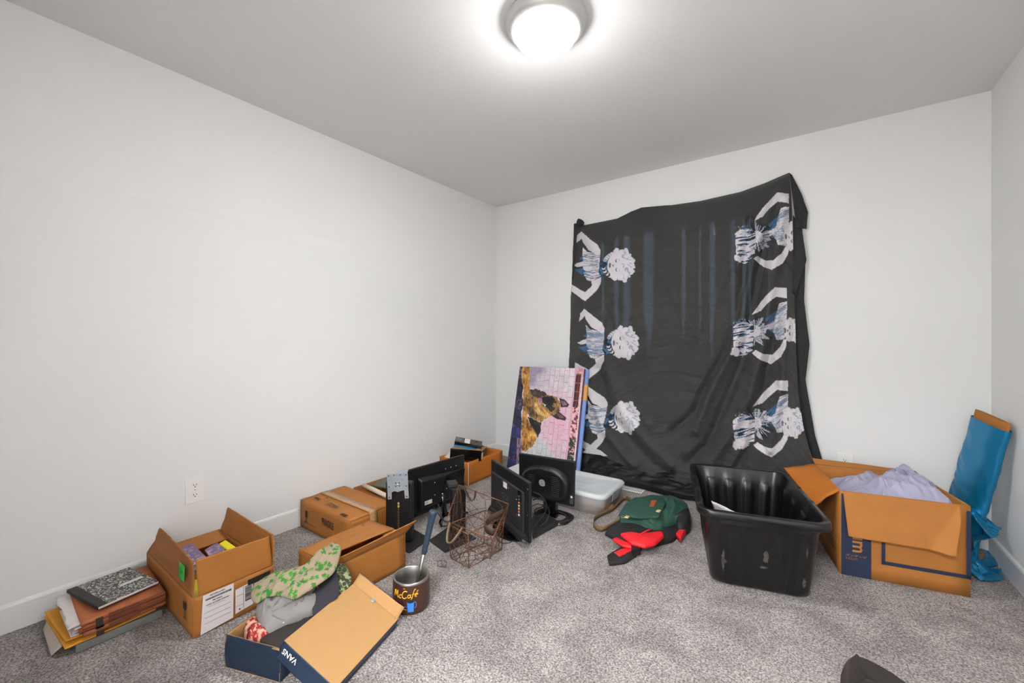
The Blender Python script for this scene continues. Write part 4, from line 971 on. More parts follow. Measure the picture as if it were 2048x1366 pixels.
# ================================================================== UNDERBED BIN
bx0, bx1, by0, by1 = .64, 1.475, -.80, -.415
t = thing('storage_bin', 'low clear plastic storage bin with light grey lid', 'storage bin', (1.05, -.6, 0))
def rrect(x0, x1, y0, y1, r, z, n=7):
    pts = []
    for cx, cy, a0 in ((x1-r, y0+r, -PI/2), (x1-r, y1-r, 0), (x0+r, y1-r, PI/2), (x0+r, y0+r, PI)):
        for k in range(n): a = a0+PI/2*k/(n-1); pts.append((cx+r*math.cos(a), cy+r*math.sin(a), z))
    return pts
def loft(b, loops, mi=0, cap0=False, cap1=False, smooth=True):
    n = len(loops[0]); base = len(b.v); fs = []
    for i in range(len(loops)-1):
        for k in range(n): fs.append((i*n+k, i*n+(k+1) % n, (i+1)*n+(k+1) % n, (i+1)*n+k))
    if cap0: fs.append(tuple(range(n))[::-1])
    if cap1: fs.append(tuple((len(loops)-1)*n+k for k in range(n)))
    b.add([p for l in loops for p in l], fs, mi, smooth)
b = MB(); i = .035
loft(b, [rrect(bx0+i, bx1-i, by0+i, by1-i, .04, .002), rrect(bx0+i*.6, bx1-i*.6, by0+i*.6, by1-i*.6, .045, .06), rrect(bx0+i*.35, bx1-i*.35, by0+i*.35, by1-i*.35, .045, .062), rrect(bx0+.006, bx1-.006, by0+.006, by1-.006, .05, .128)], 0, cap0=True)
b.build('bin_body', M_clear, t)
b = MB(); loft(b, [rrect(bx0-.004, bx1+.004, by0-.004, by1+.004, .055, .120), rrect(bx0-.006, bx1+.006, by0-.006, by1+.006, .056, .135), rrect(bx0+.002, bx1-.002, by0+.002, by1-.002, .05, .144), rrect(bx0+.02, bx1-.02, by0+.02, by1-.02, .04, .146), rrect(bx0+.028, bx1-.028, by0+.028, by1-.028, .035, .140), rrect(bx0+.2, bx1-.2, by0+.1, by1-.1, .02, .1405)], 0, cap1=True)
b.tube([(1.12, -.64, .142), (1.30, -.62, .142)], .0016, n=5); b.tube([(1.26, -.70, .142), (1.38, -.58, .142)], .0016, n=5)
b.build('lid', M_lidg, t)
b = MB(); b.quad(V(bx1+.004, -.66, .10), V(bx1+.004, -.56, .10), V(bx1+.008, -.56, .132), V(bx1+.008, -.66, .132), .004); b.quad(V(bx1-.002, -.66, .07), V(bx1-.002, -.56, .07), V(bx1+.004, -.56, .10), V(bx1+.004, -.66, .10), .003)
b.build('latch', mat('translucent grey latch', srgb(150, 150, 165), .3), t)
b = MB(); puff(b, [V(bx0+.10, by0+.08, .006), V(bx1-.10, by0+.08, .006), V(bx1-.10, by1-.08, .006), V(bx0+.10, by1-.08, .006)], .085, rings=20, n=90, p=5, amp=.012, freq=12, seed=6, color=lambda x, y, z: np.where((fbm(x*9, y*9, 2) > 0)[..., None], rgb(196, 150, 120), rgb(96, 92, 100)))
tag(b.build('stored_clothes', M_pcloth), 'tan and grey items inside the clear storage bin', 'clothes')

# ================================================================== CANVASES
def canvas_pt(u, v, off):  return None
pTL, pTR = V(.355, -.100, .882), V(1.001, -.100, .890)
pBL, pBR = V(.385, -.350, .006), V(1.028, -.350, .006)
pn = (pBR-pBL).cross(pTL-pBL).normalized()
t = thing('dog_painting', 'canvas painting of a German shepherd dog by pink bricks', 'painting', (pBL+pBR)/2)
# picture coordinates: 0..1 across, 0..1 down mapped from the corner points of the picture
ZC = dict(tl=(210, 175), tr=(885, 185), br=(775, 1300), bl=(62, 1300))
def dogpaint(u, v):               # u right, v down
    x = (ZC['tl'][0]*(1-u)+ZC['tr'][0]*u)*(1-v)+(ZC['bl'][0]*(1-u)+ZC['br'][0]*u)*v
    y = (ZC['tl'][1]*(1-u)+ZC['tr'][1]*u)*(1-v)+(ZC['bl'][1]*(1-u)+ZC['br'][1]*u)*v
    sk = x+(y-175)*.11             # columns of bricks follow the picture's own edge
    n1 = fbm(x/70, y/70, 1); n2 = fbm(x/18, y/18, 2); n3 = fbm(x/9, y/26, 6)
    sm = lambda a, lo, hi: np.clip((a-lo)/(hi-lo), 0, 1)[..., None]
    def mix(a, b, t): return a*(1-t)+b*t
    c = np.ones(x.shape+(3,))*rgb(206, 196, 204); c = mix(c, rgb(226, 210, 214), sm(n1, -.3, .4))
    pinkw = np.clip(1.15-np.hypot((x-620)/210, (y-760)/330), 0, 1)[..., None]**.6; c = mix(c, rgb(222, 170, 186), pinkw*.9)
    tealw = (np.clip((y-(870+(x-420)*1.05))/60, 0, 1)*(x < 720))[..., None]; c = mix(c, rgb(198, 200, 200), tealw)
    purw = (np.clip((470-y)/160, 0, 1)*np.clip((560-x)/160, 0, 1)*np.clip(n1+.55, 0, 1))[..., None]; c = mix(c, rgb(120, 110, 150), np.clip(purw*1.1, 0, .7))
    c = c*(1+.14*n2[..., None]+.10*n3[..., None])
    ci = np.floor(sk/50); fx = (sk/50) % 1; jit = .5*vn(ci*3.1, y/120, 2); fy = ((y+(ci % 2)*55+jit*30)/108) % 1
    gap = ((fx < .06) | (fy < .035)) & (n3 > -.45); c = np.where(gap[..., None], mix(c, rgb(96, 62, 92), .6), c)
    hi = ((fx > .075) & (fx < .14)); c = np.where(hi[..., None], mix(c, rgb(235, 215, 222), .3), c)
    lf = x < np.where(y < 620, 245, 232)+10*vn(y/40, y*0, 3)
    L_ = mix(rgb(42, 38, 62)+0*c, rgb(112, 96, 128), sm(n1+.5*n3, -.05, .35)); L_ = mix(L_, rgb(24, 20, 40), sm(n2, .1, .4))
    L_ = np.where(((y > 850) & (((y-850) % 170) < 112))[..., None], mix(rgb(34, 40, 84)+0*c, rgb(60, 66, 120), sm(n3, -.2, .5)), L_)
    L_ = np.where(((y > 960) & (x > 180))[..., None], mix(rgb(150, 124, 140)+0*c, rgb(80, 66, 96), sm(n3, -.1, .3)), L_)
    c = np.where(lf[..., None], L_, c)
    rb = sk > 806; c[rb & (sk < 817)] = rgb(206, 160, 176)
    d = (sk > 817) & (sk < 880)
    c = np.where(d[..., None], mix(rgb(196, 132, 140)+0*c, rgb(230, 180, 178), sm(n2, -.3, .3)), c)
    dr = d & (y > 240) & (y < 580) & (sk < 866); c[dr] = rgb(66, 30, 36); c[dr & (((y+20) % 88) < 7)] = rgb(168, 104, 92); c[dr & (np.abs(sk-846) < 2.5)] = rgb(130, 76, 70)
    fl = d & (y >= 580); c = np.where((fl & (n2 < -.15))[..., None], rgb(110, 50, 66), c); g = fl & (y > 880); c = np.where((g & (n3 > -.25))[..., None], rgb(30, 48, 38), c); c[g & (n2 > .3)] = rgb(206, 150, 152); c[g & (n2 < -.38)] = rgb(76, 108, 56)
    def fill(p, dark, base_, light, wob=7, k=1.0):
        nonlocal c
        m = inside(p, x+wob*vn(y/16, x/16), y+wob*vn(x/16, y/16, 4))
        f_ = n1*.7+n3*.6+n2*.3*k; t_ = mix(mix(base_+0*c, dark, sm(-f_, .0, .5)), light, sm(f_, .08, .55)); c = np.where(m[..., None], t_, c); return m
    D_, T_2, H_ = rgb(96, 60, 28), rgb(184, 128, 58), rgb(226, 184, 112)
    fill([(240, 175), (325, 175), (318, 430), (330, 600), (300, 700), (245, 640), (250, 430), (222, 300)], D_, T_2, H_)
    fill([(318, 440), (400, 425), (480, 450), (530, 480), (560, 640), (520, 700), (450, 765), (380, 750), (300, 700), (262, 640), (270, 540)], rgb(66, 52, 38), rgb(150, 112, 60), rgb(206, 170, 106))
    fill([(318, 430), (400, 420), (480, 446), (525, 478), (440, 520), (350, 500)], rgb(36, 30, 30), rgb(74, 58, 46), rgb(110, 88, 64))
    fill([(370, 560), (400, 560), (430, 640), (520, 690), (500, 710), (420, 690), (376, 640)], D_, rgb(196, 154, 84), rgb(232, 200, 140))
    fill([(262, 600), (300, 640), (290, 720), (330, 800), (400, 870), (402, 930), (370, 1000), (280, 1085), (236, 1080), (228, 900), (240, 700)], D_, rgb(196, 138, 62), rgb(232, 186, 108))
    fill([(300, 715), (380, 752), (455, 768), (440, 860), (410, 935), (395, 880), (330, 800)], rgb(22, 20, 24), rgb(34, 28, 32), rgb(58, 48, 50))
    K1, K2, K3 = rgb(30, 24, 28), rgb(52, 38, 42), rgb(90, 66, 66)
    fill([(640, 495), (700, 515), (742, 560), (720, 588), (650, 590)], K1, K2, K3, 3); fill([(655, 520), (700, 535), (725, 562), (670, 575)], rgb(80, 54, 60), rgb(118, 82, 90), rgb(150, 110, 116), 3)
    fill([(580, 650), (640, 640), (708, 690), (695, 722), (610, 712), (570, 690)], K1, K2, K3, 3); fill([(610, 660), (650, 660), (692, 692), (640, 704)], rgb(80, 54, 60), rgb(118, 82, 90), rgb(150, 110, 116), 3)
    fill([(450, 500), (520, 472), (610, 485), (650, 560), (640, 640), (570, 690), (500, 680), (440, 590)], rgb(70, 52, 34), rgb(136, 104, 58), rgb(190, 152, 92))
    fill([(455, 510), (560, 480), (600, 520), (560, 590), (600, 610), (560, 655), (520, 620), (470, 590)], rgb(14, 12, 16), rgb(28, 24, 28), rgb(60, 54, 58), 5)
    fill([(415, 515), (455, 508), (462, 545), (430, 575)], rgb(120, 60, 110), rgb(156, 84, 140), rgb(190, 120, 170), 3); fill([(466, 565), (500, 580), (490, 600)], rgb(150, 146, 150), rgb(195, 190, 195), rgb(220, 216, 220), 2)
    for ex, ey in ((598, 545), (565, 615)):
        m = np.hypot(x-ex, y-ey) < 14; c[m] = rgb(96, 66, 34); m = np.hypot(x-ex, y-ey) < 9; c[m] = rgb(12, 10, 12)
    m = np.hypot(x-512, y-545) < 16; c[m] = rgb(10, 9, 12)
    fill([(455, 600), (500, 640), (560, 690), (500, 690)], rgb(160, 100, 44), rgb(216, 150, 78), rgb(236, 180, 110), 3)
    return np.clip(c, 0, 1)
nu, nv = 340, 460
u = np.linspace(0, 1, nu)[:, None]+np.zeros((nu, nv)); v = np.linspace(1, 0, nv)[None, :]+np.zeros((nu, nv))
P = bil(pBL, pBR, pTR, pTL, nu, nv); b = MB(); b.grid(P, 0, .0, False, color=dogpaint(u, v))
b.build('painted_face', M_paint, t)
b = MB(); k = pn*.0006; b.hexa([pBL-pn*.035, pBR-pn*.035, pBR-k, pBL-k], [pTL-pn*.035+V(0, .0, 0), pTR-pn*.035, pTR-k, pTL-k]); b.build('stretcher_frame', mat('purple red canvas edge', srgb(110, 80, 120), .6, noise=.3, nscale=25), t)
t = thing('blue_canvas', 'blue canvas leaning behind the dog painting, only edge showing', 'painting', (pBR.x, pBR.y+.04, 0))
sh = V(.026, .0, 0); bk = -pn*.0365
b = MB(); a_, b_, c_, d_ = pBL+sh+bk+V(0, .0, .0), pBR+sh+bk, pTR+sh+bk+V(.0, .0, .0), pTL+sh+bk+V(0, 0, .0)
b.hexa([a_-pn*.0, b_, b_-pn*-.0+V(0, 0, 0), a_], [d_, c_, c_, d_]) if False else None
b.hexa([a_-pn*.020, b_-pn*.020, b_, a_], [d_-pn*.020, c_-pn*.020, c_, d_]); b.build('canvas_body', M_bluec, t)
b = MB(); f1, f2 = lerp(b_, c_, .72), lerp(b_, c_, .86); b.hexa([f1-pn*.022+V(.0005, 0, 0)-V(.03, 0, 0), f1-pn*.022+V(.0012, 0, 0), f1+V(.0012, 0, 0)+pn*.0006, f1+pn*.0006-V(.03, 0, 0)], [f2-pn*.022-V(.03, 0, 0), f2-pn*.022+V(.0012, 0, 0), f2+V(.0012, 0, 0)+pn*.0006, f2+pn*.0006-V(.03, 0, 0)]); b.build('orange_patch', M_orangec, t)

# ================================================================== HANGING SHEET
Tp = [(1150, 446), (1170, 450), (1200, 444), (1235, 437), (1262, 424), (1283, 416), (1330, 412), (1400, 402), (1480, 384), (1530, 366), (1562, 352), (1579, 345)]
Rp = [(1579, 345), (1582, 380), (1584, 420), (1586, 480), (1588, 540), (1590, 620), (1592, 700), (1596, 780), (1606, 850), (1622, 910), (1640, 958)]
Lp = [(1150, 446), (1147, 480), (1145, 540), (1142, 600), (1140, 700), (1137, 780), (1140, 850), (1150, 903)]
Bp = [(1150, 903), (1200, 910), (1260, 935), (1320, 952), (1380, 966), (1440, 972), (1520, 978), (1590, 972), (1640, 958)]
def curve(pts, n):
    P = np.array(pts, float); d = np.r_[0, np.cumsum(np.hypot(*np.diff(P, axis=0).T))]; s = np.linspace(0, d[-1], n)
    return np.stack([np.interp(s, d, P[:, 0]), np.interp(s, d, P[:, 1])], 1)
NU, NV = 440, 540
cT, cB, cL, cR = curve(Tp, NU), curve(Bp, NU), curve(Lp, NV), curve(Rp, NV)
u = np.linspace(0, 1, NU)[:, None, None]; v = np.linspace(0, 1, NV)[None, :, None]
Q = (1-v)*cT[:, None]+v*cB[:, None]+(1-u)*cL[None]+u*cR[None]-((1-u)*(1-v)*cT[0]+u*(1-v)*cT[-1]+(1-u)*v*cB[0]+u*v*cB[-1])
QX, QY = Q[..., 0], Q[..., 1]
U, Vv = u[..., 0]+0*QX, v[..., 0]+0*QX
def ridge(pts, w, a): d = pld(pts, QX, QY); return a*np.exp(-(d/w)**2)
depth = .022+.02*Vv+.012*U+.10*np.clip(Vv-.55, 0, 1)**1.3*(.6+1.0*U)
F = 0
F = F+ridge([(1500, 440), (1488, 560), (1471, 653), (1450, 706), (1410, 777), (1389, 825), (1344, 864)], 9, -.022)
F = F+ridge([(1530, 480), (1505, 620), (1489, 711), (1457, 788), (1431, 851), (1410, 893), (1376, 925)], 10, -.024)
F = F+ridge([(1560, 380), (1520, 480), (1485, 610), (1462, 700), (1420, 790), (1392, 860)], 10, .020)
F = F+ridge([(1570, 400), (1545, 560), (1530, 680), (1500, 790), (1460, 870), (1420, 930)], 12, .022)
F = F+ridge([(1555, 620), (1530, 760), (1510, 835), (1502, 890), (1471, 940)], 9, -.018)
F = F+ridge([(1575, 640), (1560, 800), (1540, 900)], 9, .014)
F = F+ridge([(1195, 740), (1225, 838), (1268, 890), (1304, 930), (1340, 950)], 9, -.016)
F = F+ridge([(1180, 780), (1210, 860), (1245, 905), (1270, 930)], 8, .014)
F = F+ridge([(1215, 740), (1250, 830), (1300, 890), (1345, 930)], 9, .012)
F = F+ridge([(1165, 455), (1200, 520), (1240, 600), (1290, 660)], 10, .008)
F = F+ridge([(1165, 600), (1200, 700), (1250, 790), (1300, 850)], 9, .008)
F = F+ridge([(1578, 350), (1470, 400), (1380, 425), (1280, 440)], 6, .010)
F = F+ridge([(1575, 370), (1500, 430), (1400, 470), (1300, 480), (1200, 470)], 7, .005)+ridge([(1170, 460), (1260, 500), (1330, 560), (1380, 650)], 8, .006)+ridge([(1165, 480), (1190, 560), (1230, 660), (1290, 740)], 7, -.005)
F = F+ridge([(1578, 350), (1540, 420), (1480, 500), (1430, 600), (1380, 680)], 10, .008)
# soft U shaped drape wrinkles
rr_ = QY+((QX-1340)/150.)**2*-60
F = F*2.1
F = F+.0085*ridged(rr_/34, QX/150, 2, 3)*np.clip((QY-430)/120, 0, 1)+.0065*ridged((QX+QY*.5)/26, (QY-QX*.5)/90, 7, 3)*np.clip(Vv*2, 0, 1)
F = F+.0034*ridged(rr_/11, QX/60, 5, 2)*np.clip((QY-480)/200, 0, 1)+.0016*fbm(QX/12, QY/12, 3)
depth = depth+F*np.clip(np.minimum(Vv*10, 1), 0, 1)
yy = -np.clip(depth, .008, 1)
yy = np.minimum(yy, -.008)
# points: (x,z) measured on the nominal surface, folds push out of it
nom = -(.022+.012*U+.02*Vv+.10*np.clip(Vv-.55, 0, 1)**1.3*(.6+1.0*U))
a_ = (QX-1024)/FPX; bz = -(QY-HZ)/FPX
dx = FW.x+RT.x*a_; dy = FW.y+RT.y*a_
tt = (nom-CAM.y)/dy
PX_ = CAM.x+dx*tt; PZ_ = CAM.z+bz*tt
P = np.stack([PX_, yy, np.maximum(PZ_, .012)], 2)
# printed figures (sheet pattern, in the sheet's own pixels)
x, y = QX, QY
base = rgb(56, 56, 55)
Csh = np.ones(x.shape+(3,))*base*(1+.08*fbm(x/40, y/40)[..., None])
pale, mid_, blu, dkb = rgb(214, 208, 212), rgb(150, 162, 178), rgb(60, 100, 136), rgb(20, 34, 50)
def tr(pts, ox, oy, s, dx_, dy_): return [(ox+px_/s+dx_, oy+py_/s+dy_) for px_, py_ in pts]
def fillm(poly, col, clip=None, wob=.3):
    m = inside(poly, x+wob*vn(x/4, y/4, 3), y+wob*vn(x/4, y/4, 9))
    if clip is not None: m &= clip
    Csh[m] = col; return m
def linem(pts, w, col, clip=None):
    m = pld(pts, x, y) < w
    if clip is not None: m &= clip
    Csh[m] = col
def head(cx, cy, s=1.0, clip=None):
    for k in range(44):             # curls
        a = k/44*2*PI; r = (24.5+2.2*math.sin(k*2.3)+1.2*math.sin(k*.9))*s; px_, py_ = cx+6*s+r*math.cos(a)*1.0, cy-1+r*math.sin(a)*1.15
        if math.cos(a) > -.75:
            m = np.hypot(x-px_, y-py_) < (3.6+1.0*math.sin(k*5.1))*s
            if clip is not None: m &= clip
            Csh[m] = pale*(1-.10*(k % 3 == 0))
    m = (((x-cx-6)/(26*s))**2+((y-cy+1)/(28*s))**2 < 1)
    if clip is not None: m &= clip
    Csh[m] = pale
    n = ridged((x-cx)/9, (y-cy)/9, 4, 2); m2 = m & (n > .62) & (x > cx+8*s); Csh[m2] = mid_
    for k in range(5):              # hair strands
        a = -1.1+k*.5; linem([(cx+20*s*math.cos(a), cy+22*s*math.sin(a)), (cx+29*s*math.cos(a+.25), cy+30*s*math.sin(a+.25))], .7, mid_, clip)
    # simple face, lying sideways
    for sgn in (-1, 1):
        linem([(cx-2*s, cy+sgn*9*s-3), (cx-3.5*s, cy+sgn*9*s), (cx-2*s, cy+sgn*9*s+3)], .8, dkb, clip); linem([(cx+3*s, cy+sgn*10*s-3), (cx+4*s, cy+sgn*10*s+2)], .5, mid_, clip)
    linem([(cx-9*s, cy-1), (cx-8*s, cy+2)], .8, dkb, clip)
    m = (((x-cx+15*s)/2.6)**2+((y-cy)/5.5)**2 < 1)
    if clip is not None: m &= clip
    Csh[m] = rgb(136, 128, 146); linem([(cx-15*s, cy-4), (cx-15*s, cy+4)], .35, dkb, clip)
def left_motif(dx_, dy_):
    T = lambda p: tr(p, 1130, 420, 4.553, dx_, dy_)
    fillm(T([(80, 505), (120, 480), (165, 470), (165, 510), (110, 520)]), pale)
    fillm(T([(95, 310), (105, 235), (150, 195), (230, 265), (300, 320), (325, 370), (325, 440), (270, 395), (215, 365), (160, 290), (150, 260)]), pale)
    m = fillm(T([(160, 340), (200, 380), (270, 395), (325, 440), (310, 570), (330, 600), (240, 650), (200, 640), (165, 570), (160, 480)]), pale)
    n = ridged(x/22, y/3.2, dy_*.01, 2); Csh[m & (n > .45)] = mid_
    for yy_ in (415, 430, 560, 590, 610): linem(T([(165, yy_-10), (240, yy_+14), (325, yy_)]), .6, blu)
    fillm(T([(330, 610), (330, 660), (280, 740), (190, 830), (60, 740), (60, 680), (185, 750), (250, 690), (240, 650)]), pale)
    m = fillm(T([(310, 570), (335, 475), (395, 440), (400, 590), (340, 610)]), dkb); q_ = fbm(x/6, y/6); Csh[m & (q_ > 0)] = blu
    m = fillm(T([(130, 440), (165, 420), (165, 460)]), blu); m = fillm(T([(90, 545), (160, 530), (190, 560), (150, 590)]), blu)
    hx, hy = T([(480, 505)])[0]
    for k in range(9):
        a = 1.9+k*.14; m = np.hypot(x-(hx+24*math.cos(a)-3), y-(hy+24*math.sin(a))) < 3.6; Csh[m] = pale if k % 2 else dkb
        a = -1.9-k*.10; m = np.hypot(x-(hx+24*math.cos(a)-3), y-(hy+24*math.sin(a))) < 3.6; Csh[m] = pale if k % 2 else mid_
    head(hx, hy)
def burst(cx, cy, clip=None):
    ang = np.arctan2(y-cy, x-cx); d = np.hypot(x-cx, y-cy)
    n = vn(ang*16, d*0+cy, 3); n2 = vn(ang*34, d/6, 5)
    reach = 26+9*vn(ang*6, 0*d+cy, 8)
    m = (d < reach) & (n > -.25) & (n2 > -.5); Csh[m] = mid_*.6+pale*.4
    m = (d < reach*1.15) & (n < -.35); Csh[m] = dkb
    m = (d < 12) & (n2 > -.7); Csh[m] = pale
    # skirt to the left
    sk = inside([(cx-2, cy-10), (cx-26, cy-22), (cx-44, cy-8), (cx-40, cy+44), (cx-26, cy+52), (cx-4, cy+38)], x, y)
    n = ridged((y-cy+(x-cx)*.22)/3.4, x/26, cy, 2); Csh[sk & (n > .25)] = pale; Csh[sk & (n < .05)] = dkb; Csh[sk & (n > .05) & (n < .25)] = blu
    dots = inside([(cx-46, cy-20), (cx-20, cy-26), (cx-14, cy-10), (cx-40, cy-6)], x, y) & (vn(x/1.8, y/1.8) > .45); Csh[dots] = mid_
    m = (np.hypot((x-cx+38), (y-cy-42)) < 8+3*vn(x/4, y/4)); Csh[m] = pale
    m = (np.hypot((x-cx+25), (y-cy-40)) < 5+3*vn(x/4, y/4)); Csh[m] = pale
def right_motif(dx_, dy_, hd=True, hs=1.0, hdx=0):
    T = lambda p: tr(p, 1450, 340, 5.254, dx_, dy_)
    fillm(T([(298, 535), (400, 400), (550, 255), (672, 255), (672, 365), (560, 350), (470, 430), (400, 500)]), pale)
    m = fillm(T([(590, 420), (672, 395), (672, 760), (640, 800), (560, 800), (540, 740), (500, 690), (410, 700), (400, 685), (520, 615), (555, 520)]), pale)
    n = ridged((x-y*.4)/16, (y+x*.6)/3.4, dy_*.01, 2); Csh[m & (n > .5)] = mid_
    for k in range(5): linem(T([(460, 610-k*6), (560, 540-k*12), (665, 470-k*10)]), .5, blu); linem(T([(480, 700), (560, 690+k*14), (665, 680+k*18)]), .45, blu)
    fillm(T([(470, 640), (520, 560), (560, 500), (540, 600)]), blu)
    fillm(T([(305, 940), (350, 905), (430, 950), (515, 960), (600, 880), (640, 800), (672, 790), (665, 880), (610, 980), (500, 1062), (400, 1010)]), pale)
    cx, cy = T([(335, 710)])[0]; burst(cx, cy)
    if hd:
        hx, hy = T([(745, 705)])[0]; head(hx+hdx-6, hy, .92*hs)
left_motif(0, 0); left_motif(8, 155); left_motif(11, 305)
fillm([(1165, 905), (1180, 893), (1200, 900), (1215, 912), (1165, 912)], pale)
right_motif(0, 0); right_motif(-4, 187, True, .8); right_motif(-2, 372, True, 1.0, -5)
Csh = np.clip(Csh, 0, 1)
t = thing('hanging_sheet', 'black sheet printed with pale sideways figures hung on back wall', 'sheet', V(1.6, -.02, 0))
M_sheet = mat('thin printed black sheet', (1, 1, 1, 1), .88, attr=True, bump=.25, bscale=700, alpha=.93)
b = MB(); b.grid(P, 0, 0, True, color=Csh); b.build('cloth', M_sheet, t)
# folded back right edge
M_sheetb = mat('black sheet back', srgb(40, 40, 40), .85, bump=.3, bscale=700)
def foldstrip(Lc, Rc, y0_, y1_, n=60, m=18, amp=.006, seed=0, name='folded_edge'):
    cl, cr_ = curve(Lc, n), curve(Rc, n); G = np.zeros((m, n, 3))
    for i_ in range(m):
        k = i_/(m-1)
        for j in range(n):
            px_, py_ = cl[j]*(1-k)+cr_[j]*k; yv = y0_*(1-k)+y1_*k
            p = aty(px_, py_, yv); G[i_, j] = (p.x, min(p.y+amp*float(fbm(np.array(k*2.5+seed), np.array(j/n*6))), -.006), max(p.z, .006))
    b = MB(); b.grid(G, 0, .0012); return b.build(name, M_sheetb, t)
foldstrip([(1579, 346), (1583, 380), (1588, 420), (1592, 455)], [(1584, 350), (1604, 390), (1616, 425), (1613, 458)], -.055, -.03, seed=1, amp=.012)
foldstrip([(1586, 430), (1586, 520), (1590, 640), (1592, 760), (1606, 860), (1636, 950)], [(1604, 455), (1611, 520), (1608, 600), (1619, 690), (1611, 760), (1630, 870), (1658, 964)], -.026, -.03, seed=3, amp=.010)
foldstrip([(1586, 500), (1585, 540), (1584, 586)], [(1604, 460), (1613, 520), (1592, 590)], -.062, -.045, seed=5, amp=.01)
foldstrip([(1148, 447), (1146, 500), (1144, 560)], [(1155, 450), (1152, 500), (1147, 560)], -.05, -.055, seed=6, amp=.008, m=6)
foldstrip([(1235, 437), (1262, 423), (1283, 415), (1340, 410)], [(1240, 440), (1268, 432), (1290, 428), (1340, 416)], -.02, -.024, seed=7, amp=.004, m=8)
# knotted corner
b = MB(); k0 = aty(1162, 447, -.045); puff(b, [k0+V(-.035, -.01, -.02), k0+V(.03, -.01, -.015), k0+V(.028, -.01, .015), k0+V(-.02, -.01, .04)], .03, rings=16, n=50, amp=.012, freq=60, seed=2, up=V(0, -1, 0), bottom=-.004); b.build('knotted_corner', M_sheetb, t)
# black satin on the floor
xs = np.linspace(.90, 2.50, 160); vs_ = np.linspace(0, 1, 60); X, VV = np.meshgrid(xs, vs_, indexing='ij')
hb = .20-.10*(X-.9)/1.6; Yf = -.145-.03*np.clip((X-1.2), 0, 1)+.012*vn(X*9, X*0)
Y = lerp(-.040, 0, 0)+(Yf+.04)*np.clip(VV*1.15, 0, 1)**1.6; Z = hb*(1-VV)**.75+.010
wr = ridged(X*9+VV*1.5, VV*3, 3, 3)*.012+fbm(X*20, VV*8, 5)*.004
Y = Y-wr*np.sin(VV*PI); Z = np.maximum(Z+wr*.8*np.sin(VV*PI), .004); Y = np.minimum(Y, -.026)
b = MB(); b.grid(np.stack([X, Y, Z], 2)[:, ::-1], 0, .002); tag(b.build('satin_cloth', M_satin), 'black satin cloth bunched on the floor under the hanging sheet', 'cloth')

# ================================================================== BAGS
t = thing('backpack', 'black backpack with red pocket lying flat on the carpet', 'backpack', (1.75, -.95, 0))
b = MB(); lp = pxl([(1209, 1070), (1232, 1045), (1250, 1022), (1300, 1010), (1366, 1018), (1376, 1040), (1372, 1062), (1345, 1085), (1310, 1094), (1275, 1097), (1240, 1086)], .004)
puff(b, lp, .044, rings=30, n=140, p=3.0, amp=.008, sharp=True, freq=20, seed=2); b.build('bag_body', M_bcloth, t)
b = MB(); lp = pxl([(1241, 1068), (1256, 1066), (1275, 1073), (1295, 1066), (1325, 1064), (1328, 1072), (1310, 1088), (1290, 1093), (1262, 1086)], .058)
puff(b, lp, .016, rings=18, n=90, p=2, amp=.003, sharp=True, freq=20, seed=4, bottom=.012); b.build('pocket', M_red, t)
b = MB(); lp = pxl([(1225, 1078), (1232, 1074), (1246, 1082), (1262, 1089), (1266, 1095), (1245, 1091)], .040); puff(b, lp, .006, rings=8, n=40, bottom=.01, amp=.001, sharp=True); b.build('side_panel', M_red, t)
b = MB(); lp = pxl([(1263, 1101), (1281, 1099), (1278, 1087), (1262, 1089)], .040); b.hexa([p-V(0, 0, .03) for p in lp], [p+V(0, 0, .006) for p in lp]); b.build('buckle', M_plast, t, bevel=.004)
b = MB(); lp = pxl([(1214, 1113), (1240, 1098), (1262, 1093), (1284, 1099), (1272, 1114), (1250, 1128), (1218, 1132)], .003); puff(b, lp, .022, rings=16, n=70, p=2.5, amp=.003, sharp=True, freq=24, seed=6); b.build('hip_belt', M_bcloth, t)
b = MB(); lp = pxl([(1228, 1105), (1242, 1098), (1264, 1094), (1268, 1099), (1250, 1108), (1238, 1113)], .024); puff(b, lp, .004, rings=8, n=50, p=2.5, amp=.001, sharp=True, bottom=.006); b.build('belt_panel', M_red, t)
b = MB(); lp = pxl([(1352, 1066), (1363, 1054), (1373, 1058), (1361, 1076)], .035); puff(b, lp, .006, rings=8, n=40, p=2.5, amp=.001, sharp=True, bottom=.026); b.build('strap_end', M_red, t)
b = MB(); b.ribbon([at(1280, 1070, .078), at(1290, 1064, .076), at(1302, 1058, .070)], V(.012, .012, 0), .003); b.build('zip_pull', M_red, t)
t = thing('messenger_bag', 'dark green canvas bag with tan strap lying on the black backpack', 'bag', (1.7, -.75, .0))
b = MB(); lp = pxl([(1236, 1036), (1250, 1014), (1266, 1003), (1300, 999), (1340, 1000), (1346, 998), (1362, 1004), (1376, 1014), (1380, 1030), (1377, 1046), (1352, 1048), (1322, 1060), (1308, 1060), (1272, 1050), (1242, 1046)], .045)
def bagf(x_, y_, z_, s_):
    a = at(1335, 1020, .08); d = (x_-a.x)*.9+(y_-a.y)*-.4; f = .012*np.sin(d*70)*np.exp(-((d-.03)/.08)**2)
    for pts, w_, am in (([(1255, 1038), (1290, 1040), (1325, 1056)], .008, -.012), ([(1265, 1044), (1300, 1052)], .006, .008), ([(1332, 1004), (1326, 1030), (1330, 1050)], .010, -.016), ([(1345, 1004), (1350, 1025), (1338, 1050)], .009, .012)):
        q_ = [at(px_, py_, .07) for px_, py_ in pts]; f = f+am*np.exp(-(pld([(p_.x, p_.y) for p_ in q_], x_, y_)/w_)**2)
    return f
